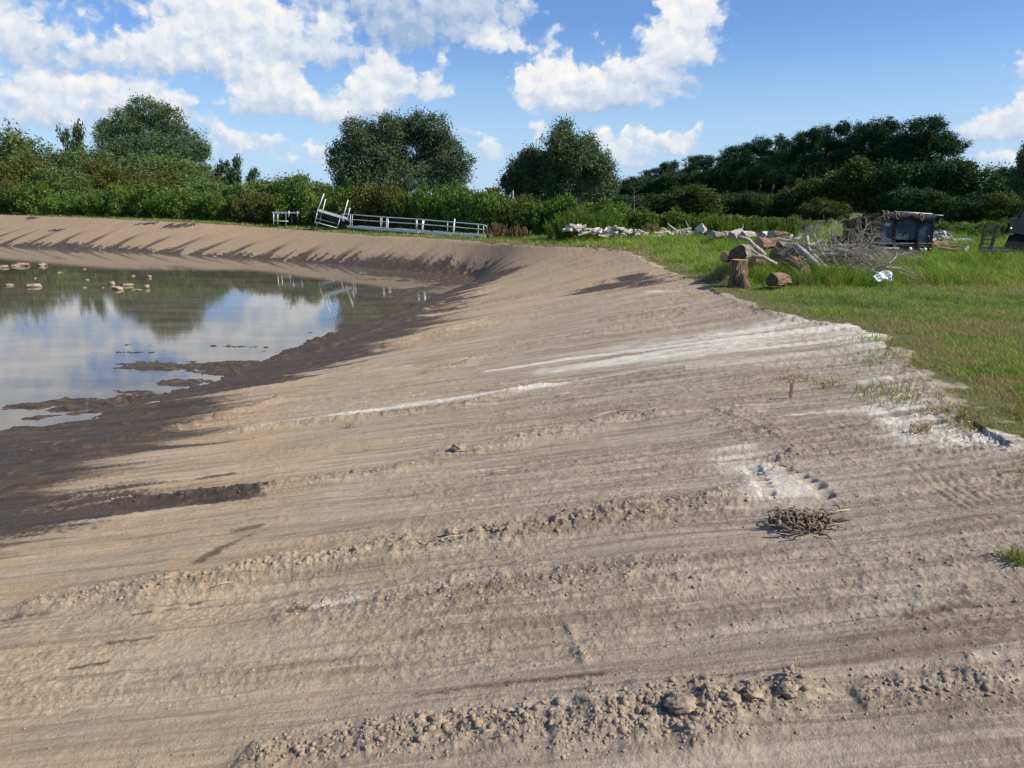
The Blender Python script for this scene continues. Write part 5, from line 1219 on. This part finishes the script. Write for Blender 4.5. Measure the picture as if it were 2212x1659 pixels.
limb([(1040, 208, 24.4), (1052, 300, 24.3), (1068, 385, 24.2), (1160, 480, 23.5), (1245, 575, 23)], [.075, .085, .10, .12, .13], 'upright thick limb with a bend in the centre of the heap', kids=[([(920, 328, 24), (1010, 400, 23.8), (1090, 470, 23.4), (1165, 545, 23)], [.09, .09, .10, .10])])
limb([(640, 255, 29), (760, 285, 29), (850, 270, 29), (880, 200, 29)], [.11, .12, .10, .08], 'crooked reddish limb lying at the back of the heap')
limb([(620, 300, 28.6), (730, 250, 28.6), (870, 275, 28.6), (985, 225, 28.6)], [.07, .08, .08, .05], 'thin grey limb crossing behind the crooked reddish limb')
limb([(1130, 300, 26), (1050, 330, 26), (900, 345, 26)], [.06, .08, .09], 'grey limb lying behind the upright limb')
# brush: branching dead boughs
def bough(root_p, dirv, L, r, depth, seed):
    rnd = random.Random(seed); mb = MB()
    def grow(p, d, L, r, dep):
        k = 5; pts = [p]; dd = d.copy()
        for i in range(k):
            dd = (dd + Vector((rnd.uniform(-.30, .30), rnd.uniform(-.30, .30), rnd.uniform(-.34, .08)))).normalized(); pts.append(pts[-1] + dd * L / k)
            if dep > 0 and i > 0:
                for _ in range(rnd.choice((1, 2, 2))):
                    s_ = (dd + Vector((rnd.uniform(-.8, .8), rnd.uniform(-.8, .8), rnd.uniform(-.45, .65)))).normalized(); grow(pts[-1], s_, L * rnd.uniform(.42, .70), r * (.52 - .05 * i), dep - 1)
        mb.tube(pts, [r * (1 - .75 * i / k) for i in range(k + 1)], 5 if dep > 1 else 3, cap=False)
    grow(Vector((0, 0, 0)), Vector(dirv).normalized(), L, r, depth); return mb
BRUSH = pmat('grey_dead_branch', (.17, .145, .115), (.44, .39, .33), 14, .9)
for i, (X, Y, D, dv, L, r, lab) in enumerate([
    (1270, 520, 23.6, (-.25, 0, 1), 1.5, .055, 'dead bough rising straight up just right of the upright limb'),
    (1270, 530, 23.8, (.55, .1, .8), 1.7, .055, 'dead bough fanning up to the right from the centre of the brush'),
    (1290, 540, 24.2, (-.6, .2, .8), 1.4, .045, 'dead bough fanning to the left from the centre of the brush'),
    (1400, 470, 24.4, (.1, .1, 1), 1.3, .045, 'dead bough forming the top of the brush arch'),
    (1550, 330, 24.6, (-1, -.1, .25), 1.5, .04, 'long thin dead bough arching left over the brush'),
    (1500, 380, 24.6, (.8, 0, -.25), 1.7, .045, 'dead bough curving down right from the arch'),
    (1600, 400, 24.2, (.7, -.1, -.5), 1.4, .04, 'dead bough hanging toward the white bag'),
    (1560, 560, 23.2, (.8, -.2, .1), 1.3, .04, 'low dead bough lying above the white bag'),
    (1700, 620, 22.8, (-.8, 0, .5), 1.2, .035, 'dark low bough at the foot of the brush left of the bag'),
    (1620, 500, 23.6, (.2, 0, .9), .9, .03, 'upright twiggy bough on the right slope of the brush'),
    (1350, 400, 24.8, (-.8, .2, .2), 1.3, .04, 'dead bough spreading left at the back of the brush'),
    (1450, 520, 23.8, (.5, 0, .5), 1.3, .04, 'dead bough in the heart of the brush'),
    (1150, 330, 25.6, (-.15, 0, 1), .8, .03, 'thin forked bough at the upper left of the brush'),
    (1935, 520, 22.8, (.55, .1, .62), 1.1, .030, 'separate pale branch bending up right, right of the white bag'),
    (1900, 560, 22.6, (.9, 0, .15), .9, .025, 'low pale twigs right of the white bag'),
    (1330, 600, 23.0, (.9, -.1, .25), 1.3, .035, 'low dead bough along the grass at the front of the brush'),
    (1700, 430, 24.0, (.5, .1, -.35), 1.0, .03, 'fine twiggy bough at the right end of the brush'),
    (1380, 300, 25.0, (.9, 0, .1), 1.4, .03, 'thin bough along the crown of the arch'),
    (950, 480, 24.4, (.9, .1, .1), 1.2, .04, 'dark low bough under the left side of the brush'),
    (1480, 460, 24.0, (.7, 0, .1), 1.5, .04, 'grey bough filling the middle right of the brush')]):
    p_ = B6(X, Y, D); dv = (dv[0], dv[1], dv[2] * .95); o_ = bough(p_, dv, L * .78, r * .9, 3, 40 + i).build('dead_bough', BRUSH, None, False, p_); setp(o_, lab, 'bough', 'dead boughs of the brush heap')
# fine twigs, uncountable
mb = MB()
for _ in range(1000):
    X = random.gauss(1480, 160); Y = 360 + abs(random.gauss(0, 1)) * 110 + max(0, (X - 1450)) * .35; p_ = B6(X, min(Y, 660), random.uniform(23, 25.2)); p_.z = max(p_.z, zg(p_.x, p_.y) + .02)
    d_ = Vector((random.gauss(.2, 1), random.gauss(0, .6), random.gauss(-.1, .5))).normalized(); L = random.uniform(.3, .9); q_ = p_ + d_ * L * .5 + Vector((0, 0, random.uniform(-.05, .08)))
    mb.tube([p_, q_, p_ + d_ * L + Vector((random.uniform(-.1, .1), 0, random.uniform(-.15, .1)))], [.011, .009, .004], 3, cap=False)
setp(mb.build('brush_twigs', BRUSH), 'tangle of fine grey twigs filling the brush heap', 'twigs', None, 'stuff')
# white bag
bm = bmesh.new(); bmesh.ops.create_grid(bm, x_segments=18, y_segments=12, size=.5)
for v in bm.verts:
    x, y = v.co.x, v.co.y; v.co = Vector((x * .50 + .03 * math.sin(y * 7), .03 * math.sin(x * 11 + y * 6) + .02 * math.sin(y * 19 - x * 8), y * .26 + .04 * math.sin(x * 6) + .10 * max(0, x - .3) * (1 if y > 0 else .3)))
bg = bpy.data.meshes.new('feed_bag'); bm.to_mesh(bg); bm.free(); BAGM = pmat('crumpled_white_bag', (.62, .62, .60), (.86, .86, .84), 7, .45, bump=.03); bg.materials.append(BAGM)
p_ = B6(1878, 650, 21.9); o_ = link('feed_bag', bg, None, p_); o_.modifiers.new('t', 'SOLIDIFY').thickness = .05; o_.rotation_euler = (R(-28), R(6), 0); sb_ = o_.modifiers.new('s', 'SUBSURF'); sb_.levels = sb_.render_levels = 1
setp(o_, 'crumpled white feed bag lying at the right foot of the brush heap', 'bag')

# --- long row of weathered logs in front of the hedge
L3 = lambda X, Y, D: atD(1042.3 + X * .248, 219.4 + Y * .248, D)
random.seed(77)
SPL = pmat('pale_split_wood', (.42, .37, .30), (.68, .62, .54), 8, .9, bump=.01)
def loglet(X, Y, D, L, r, yaw, pit, m, e, lab, grpn, nm='split_log'):
    p_ = L3(X, Y, D); d_ = Vector((math.cos(yaw) * math.cos(pit), math.sin(yaw) * math.cos(pit), math.sin(pit))) * L
    n_ = 7; V = []; F = []
    q = d_.to_track_quat('Z', 'Y').to_matrix()
    for t_ in (0, .33, .66, 1):
        for j in range(n_):
            an = 6.2832 * j / n_; rr = r * (1 + random.uniform(-.25, .2)); V.append(q @ Vector((rr * math.cos(an), rr * .8 * math.sin(an), L * (t_ - .5))))
    F = [(i * n_ + j, i * n_ + (j + 1) % n_, (i + 1) * n_ + (j + 1) % n_, (i + 1) * n_ + j) for i in range(3) for j in range(n_)] + [tuple(range(n_))[::-1], tuple(3 * n_ + j for j in range(n_))]
    return setp(MB().add(V, F).build(nm, m, None, False, p_), lab, 'log', grpn)
HEAPS = [ # X range, Y top, Y bottom, count, name
 (750, 880, 1075, 1125, 26, 'weathered split log in the first heap at the left end of the row'),
 (880, 1030, 1100, 1150, 24, 'weathered split log in the low part left of the second heap'),
 (1030, 1280, 1092, 1180, 44, 'weathered split log in the wide second heap of the row'),
 (1285, 1420, 1120, 1170, 24, 'pale split log in the low third heap of the row'),
 (1520, 1610, 1122, 1200, 20, 'flat stacked split log in the neat stack mid row'),
 (1620, 1880, 1120, 1175, 26, 'short grey log among the thin trunks right of the neat stack')]
for (xa, xb, ya, yb, n_, lab) in HEAPS:
    for k in range(n_):
        f_ = random.random(); X = xa + (xb - xa) * random.random(); c_ = 1 - (abs(X - (xa + xb) / 2) / ((xb - xa) / 2)) ** 2
        Y = yb - (yb - ya) * f_ * (.35 + .65 * c_); yaw = random.uniform(-.5, .5) if 'flat' in lab else random.uniform(0, 3.14)
        m__ = random.choice([SPL, GREYL, DEADW]); fx_ = (X - xa) / (xb - xa)
        lb_ = ({'split': 'pale', 'bleac': 'grey', 'weath': 'dull brown grey'}[m__.name[:5] if m__ is not SPL else 'split'] if False else ('pale' if m__ is SPL else 'light grey' if m__ is GREYL else 'dull grey')) + ' log ' + ('low' if f_ < .33 else 'midway up' if f_ < .66 else 'on top') + ' at the ' + ('left' if fx_ < .33 else 'centre' if fx_ < .66 else 'right') + ' of ' + ('' if 'third' in lab else '') + 'the ' + lab.split(' in the ')[-1].replace('wide second heap of the row', 'second heap').replace('low third heap of the row', 'third heap').replace('neat stack mid row', 'neat stack').replace('thin trunks right of the neat stack', 'thin trunks').replace(' at the left end of the row', '').replace('low part left of the second heap', 'low run beside it').replace('short grey log among', 'logs among')
        loglet(X, Y, random.uniform(47.5, 50), random.uniform(.5, 1.0), random.uniform(.07, .14), yaw, random.uniform(-.25, .35) if 'flat' not in lab else 0, m__, ENDM, lb_, lab.split(' in the ')[-1] if ' in the ' in lab else 'grey logs among the trunks')
lg = lambda X0, Y0, D0, X1, Y1, D1_, r0, r1, m, e, lab: log('log', L3(X0, Y0, D0), L3(X1, Y1, D1_), r0 * .78, r1 * .78, m, e, lab, group='large logs in the row before the hedge')
WLOG = pmat('bleached_white_log', (.44, .40, .34), (.70, .67, .61), 6, .85, bump=.01)
lg(1895, 1105, 47, 1975, 1150, 49, .33, .33, WLOG, SPL, 'large white barkless log lying tilted in the row')
lg(1985, 1165, 47, 2060, 1170, 48, .26, .26, BARKG, GREYL, 'grey barked log right of the large white log')
lg(2115, 1190, 46.5, 2117, 1130, 46.5, .32, .28, GREYL, WLOG, 'short upright white log round near the right of the row')
lg(2160, 1160, 46, 2260, 1170, 47, .20, .2, WLOG, SPL, 'white log lying right of the upright round')
B66 = lambda X, Y, D: ((1536 + X * .1984 - 1042.3) / .248, (466.3 + Y * .1984 - 219.4) / .248, D)
for (xa, ya, xb, yb, r, m_, lab) in [(10, 205, 120, 215, .30, BARKG, 'long grey trunk left of the tilted grey log round'), (225, 225, 320, 175, .32, GREYL, 'tilted grey log round leaning up right in the row'), (340, 215, 460, 205, .28, GREYL, 'broken white log end right of the tilted round'), (545, 215, 650, 205, .30, WLOG, 'pale log with rounded end toward the right of the row'), (660, 205, 800, 215, .34, BARKR, 'dark reddish trunk piece at the right end of the row'), (300, 262, 350, 255, .2, SPL, 'small pale broken log in the grass below the tilted round')]:
    a_ = B66(xa, ya, 42); b_ = B66(xb, yb, 43); log('log', L3(*a_), L3(*b_), r * .72, r * .66, m_, GREYL, lab, group='large logs in the row before the hedge')
def sticko(pts, D, rr, lab, m=DEADW, cat='branch', grp_=None, nm='bare_branch', F_=L3):
    P3 = [F_(X, Y, D) for X, Y in pts]; o_ = P3[0].copy()
    return setp(MB().tube([q - o_ for q in P3], [rr * (1 - .6 * i / (len(P3) - 1)) for i in range(len(P3))], 7, wob=.08).build(nm, m, None, True, o_), lab, cat, grp_)
sticko([(1680, 1125), (1660, 1105), (1635, 1085), (1610, 1062)], 48, .09, 'bent bare branch sticking up left from the row of trunks')
sticko([(1760, 1150), (1800, 1110), (1775, 1050), (1768, 1030)], 48, .04, 'thin bare forked branch standing in the row left of the white log')
sticko([(1690, 1170), (1690, 1120)], 47.5, .12, 'short upright grey post of wood in the row')
sticko([(1720, 1170), (1722, 1125)], 47.5, .10, 'second upright grey wood piece, just right of the short post', nm='bare_branch')
sticko([(1600, 1120), (1560, 1100), (1545, 1105)], 48, .07, 'crooked branch end above the neat stack')
sticko([(2230, 1190), (2262, 1120), (2270, 1070)], 44, .04, 'thin twig standing above the tilted log round')
# firewood heap right of the black trailer
T7 = lambda X, Y, D: atD(1755.4 + X * .20632, 438.9 + Y * .20632, D)
for k in range(90):
    X = random.uniform(1245, 1560); c_ = np.interp(X, [1245, 1300, 1380, 1430, 1560], [300, 285, 290, 360, 450]); Y = random.uniform(c_, 480)
    p_ = T7(X, Y, random.uniform(38, 39.6)); d_ = Vector((math.cos(random.uniform(0, 3.14)), random.uniform(-.4, .4), random.uniform(-.5, .6))).normalized(); L = random.uniform(.35, .6); r = random.uniform(.04, .07)
    q = d_.to_track_quat('Z', 'Y').to_matrix(); V = [q @ Vector((r * cx * random.uniform(.8, 1.2), r * cy, L * (t_ - .5))) for t_ in (0, 1) for cx, cy in ((-1, -1), (1, -.7), (.9, 1), (-.7, .8))]
    setp(MB().add(V, [(0, 1, 2, 3), (7, 6, 5, 4), (0, 4, 5, 1), (1, 5, 6, 2), (2, 6, 7, 3), (3, 7, 4, 0)]).build('firewood_piece', (mm_ := random.choice([GREYL, DEADW, SPL, BARKG])), None, False, p_), ('pale' if mm_ is SPL else 'light grey' if mm_ is GREYL else 'dark barked' if mm_ is BARKG else 'dull grey') + ' firewood piece ' + ('low' if Y > 430 else 'high') + ' at the ' + ('left' if X < 1330 else 'centre' if X < 1430 else 'right') + ' of the trailer side heap', 'firewood', 'firewood heap pieces')
loglet(0, 0, 38, .1, .01, 0, 0, SPL, ENDM, 'x', 'x').name = 'tmp_'
bpy.data.objects.remove(bpy.data.objects['tmp_'])
setp(MB().tube([T7(1362, 330, 37.6), T7(1380, 290, 37.6)], [.10, .07], 8).build('firewood_piece', WLOG, None, True), 'white piece of wood poking up at the top of the firewood heap', 'firewood', None)
BLUE = pmat('faded_blue_sheet', (.16, .26, .38), (.30, .42, .54), 2.5, .5)
def sheet(pts, D, name, mat, lab, cat, dz=.04, dy=.6):
    P3 = [T7(X, Y, D) for X, Y in pts]; o_ = sum(P3, Vector()) / len(P3); n_ = len(P3)
    V = [q - o_ for q in P3] + [q - o_ + Vector((0, dy, dz)) for q in P3]
    F = [tuple(range(n_)), tuple(range(2 * n_ - 1, n_ - 1, -1))] + [(i, i + n_, (i + 1) % n_ + n_, (i + 1) % n_) for i in range(n_)]
    return setp(MB().add(V, F).build(name, mat, None, False, o_), lab, cat)
sheet([(1485, 375), (1560, 385), (1690, 380), (1670, 430), (1600, 440), (1540, 420), (1490, 415)], 39.5, 'blue_sheet', BLUE, 'faded blue plastic sheet lying behind the firewood heap', 'tarp')
sheet([(1660, 405), (1705, 410), (1712, 440), (1665, 438)], 38.5, 'orange_bucket', pmat('orange_plastic', (.65, .18, .03), (.75, .28, .08), 4, .5), 'small orange plastic thing at the right end of the blue sheet', 'bucket', .02, .25)
sheet([(1590, 480), (1625, 450), (1640, 455), (1625, 505), (1600, 505)], 36.5, 'white_scrap', WLAMP, 'white scrap leaning in the grass below the blue sheet', 'scrap', .02, .1)
sheet([(1640, 460), (1680, 450), (1720, 470), (1715, 505), (1650, 500)], 37.5, 'grey_tub', pmat('grey_tub_plastic', (.16, .15, .14), (.22, .21, .2), 5, .6), 'dark grey tub between the white scrap and the ramp', 'tub', .02, .4)
sheet([(1530, 425), (1600, 440), (1600, 480), (1540, 470)], 39, 'rusty_sheet', pmat('rusty_brown_metal', (.16, .08, .045), (.26, .14, .09), 6, .8), 'rusty brown sheet under the left of the blue sheet', 'scrap', .02, .3)

# --- small things on the bare soil
WOOD = pmat('raw_timber', (.20, .13, .07), (.32, .22, .13), 14, .85, stretch=(1, 1, .2))
x, y = ong(1708, 861); z = zg(x, y); hh = 34 / 1659 * math.hypot(y, 0) * 1.04
setp(MB().add([(-.02, -.012, -.05), (.02, -.012, -.05), (.02, .012, -.05), (-.02, .012, -.05), (-.022, -.012, hh), (.012, -.012, hh * 1.0), (.012, .012, hh * .95), (-.022, .012, hh)], [(3, 2, 1, 0), (4, 5, 6, 7), (0, 1, 5, 4), (1, 2, 6, 5), (2, 3, 7, 6), (3, 0, 4, 7)]).build('wooden_stake', WOOD, None, False, (x, y, z)), 'short wooden survey stake standing in the bare soil', 'stake')
ROOT = pmat('muddy_roots', (.10, .075, .05), (.25, .195, .14), 12, .95, bump=.02)
x, y = ong(1735, 1140); z = zg(x, y); ppu = y / 1640
g6 = empty('root_clump', (x, y, z), 0, 'uprooted muddy root clump lying on the bare slope', 'root clump')
random.seed(9); mb = MB()
for _ in range(130):
    X = random.gauss(-5, 34) * ppu; Y = random.gauss(0, .10); p_ = Vector((X, Y, random.uniform(.0, .05))); d_ = Vector((random.gauss(0, 1), random.gauss(0, .7), random.uniform(.0, .6))).normalized(); L = random.uniform(.05, .15)
    mb.tube([p_, p_ + d_ * L * .5 + Vector((0, 0, .02)), p_ + d_ * L + Vector((random.uniform(-.03, .03), 0, -.02))], [random.uniform(.006, .014), .008, .004], 5, wob=.25)
mb.build('roots', ROOT, g6, True)
mb = MB()
for (a_, b_, r) in [((-60, 0), (-62, -42), .014), ((-50, 0), (-40, -38), .012), ((10, 0), (20, -32), .012), ((20, 0), (28, -34), .010), ((-30, 0), (-50, -30), .010), ((-25, 4), (-95, 20), .016), ((30, 0), (100, -22), .018), ((60, -10), (112, -12), .014), ((20, 0), (70, -18), .012)]:
    mb.tube([(a_[0] * ppu, 0, .01), ((a_[0] + b_[0]) / 2 * ppu + .01, -.02, .02 - (a_[1] + b_[1]) / 2 * ppu), (b_[0] * ppu, 0, max(.015, -b_[1] * ppu))], [r, r * .8, r * .4], 6, wob=.15)
mb.build('stems', ROOT, g6, True)
mb = MB()
for k in range(16): 
    bm = bmesh.new(); bmesh.ops.create_icosphere(bm, subdivisions=2, radius=random.uniform(.02, .045)); o_ = Vector((random.gauss(-8, 30) * ppu, random.uniform(-.05, .05), .02))
    for v in bm.verts: v.co *= random.uniform(.8, 1.2)
    mb.add([v.co + o_ for v in bm.verts], [[v.index for v in f.verts] for f in bm.faces]); bm.free()
mb.build('soil_lumps', ROOT, g6, False)
STRAW = pmat('dry_straw', (.42, .34, .20), (.60, .50, .32), 20, .9)
for (u0, v0, u1, v1, r, lab) in [(925, 1197, 1010, 1182, .006, 'pale straw stalk lying on the middle clod ridge'), (1790, 1115, 1835, 1105, .008, 'pale stick right of the root clump'), (1200, 855, 1230, 848, .010, 'small pale stick on the slope under the white streaks'), (1270, 915, 1330, 893, .008, 'thin curved twig on the slope above the clod ridge'), (1335, 893, 1395, 905, .009, 'brown crooked twig right of the thin curved twig'),
    (975, 790, 1010, 780, .012, 'pale stick low on the slope left of the white streaks'), (1060, 1020, 1095, 1012, .007, 'short straw on the slope below the long clod ridge'), (310, 873, 345, 866, .012, 'pale stick on the mud at the near shore'), (1290, 1365, 1300, 1372, .004, 'tiny straw on the smooth foreground soil'), (455, 1276, 500, 1265, .005, 'faint straw at the left foreground')]:
    a_ = ong(u0, v0); b_ = ong(u1, v1); A_ = Vector((a_[0], a_[1], zg(*a_) + .015)); B_ = Vector((b_[0], b_[1], zg(*b_) + .015)); mm = (A_ + B_) / 2 + Vector((0, 0, .025 * (B_ - A_).length + .01))
    setp(MB().tube([Vector((0, 0, 0)), mm - A_, B_ - A_], [r, r * .8, r * .5], 6).build('stick', STRAW, None, True, A_), lab, 'stick', 'loose sticks and straw on the slope')
def tuft(u, v, n, h, spread, green, label, lean=(0, 0)):
    x, y = ong(u, v); z = zg(x, y); V = []; F = []; va = []
    for _ in range(n):
        bx, by = rng.normal(size=2) * spread * .5; L = h * rng.uniform(.5, 1.2); an = rng.uniform(0, 6.28); lx, ly = rng.normal(size=2) * L * .6 + np.array(lean) * L
        w = .004 * rng.uniform(.6, 1.6); dx, dy = math.cos(an) * w, math.sin(an) * w; zb_ = zg(x + bx, y + by) - z - .005; o_ = len(V)
        V += [(bx - dx, by - dy, zb_), (bx + dx, by + dy, zb_), (bx + lx * .4 + dx, by + ly * .4 + dy, zb_ + L * .55), (bx + lx * .4 - dx, by + ly * .4 - dy, zb_ + L * .55), (bx + lx, by + ly, zb_ + L * .8)]
        F += [(o_, o_ + 1, o_ + 2, o_ + 3), (o_ + 3, o_ + 2, o_ + 4)]; va += [(rng.uniform(.2, .6) if rng.random() < green else rng.uniform(.75, 1.0))] * 2
    me = bpy.data.meshes.new('grass_tuft'); me.from_pydata(V, [], F); at = me.attributes.new('var', 'FLOAT', 'FACE'); at.data.foreach_set('value', np.array(va, np.float32)); me.materials.append(L_GRS)
    return setp(link('grass_tuft', me, None, (x, y, z)), label, 'tuft', 'lone tufts of grass and weeds on the bare soil')
tuft(2195, 1212, 120, .10, .10, .4, 'yellow green tuft at the right picture edge on the bare slope')
tuft(1722, 822, 90, .10, .30, .15, 'dry torn tuft just above the wooden stake', (-.3, 0))
tuft(1792, 832, 90, .12, .26, .2, 'dry tuft with leaning stalks right of the stake', (-.5, 0))
tuft(1905, 850, 160, .16, .40, .35, 'large straggly tuft near the field corner', (-.2, 0))
tuft(1945, 868, 160, .12, .45, .4, 'straggly tuft merging with the yellow field edge')
tuft(1990, 928, 60, .12, .10, .1, 'small pale stalks standing in the white sand patch')
tuft(1895, 735, 140, .12, .50, .85, 'green tuft at the corner of the white streaks')
tuft(1915, 770, 160, .12, .6, .8, 'green straggly grass below the white streaks corner')
tuft(755, 925, 30, .14, .10, .1, 'tiny dry weed on the slope below the lower white streak')
tuft(1880, 790, 20, .20, .08, .1, 'dark bare weed stalk at the field edge', (.1, 0))
for o in list(COL.objects):
    if o.type == 'MESH' and o.parent is None and o.data.users > 1: pass
# prototypes that were never placed
for k_, p_ in PROTO.items():
    if not p_[3]:
        for ch in list(p_[0].children): bpy.data.objects.remove(ch)
        bpy.data.objects.remove(p_[0])
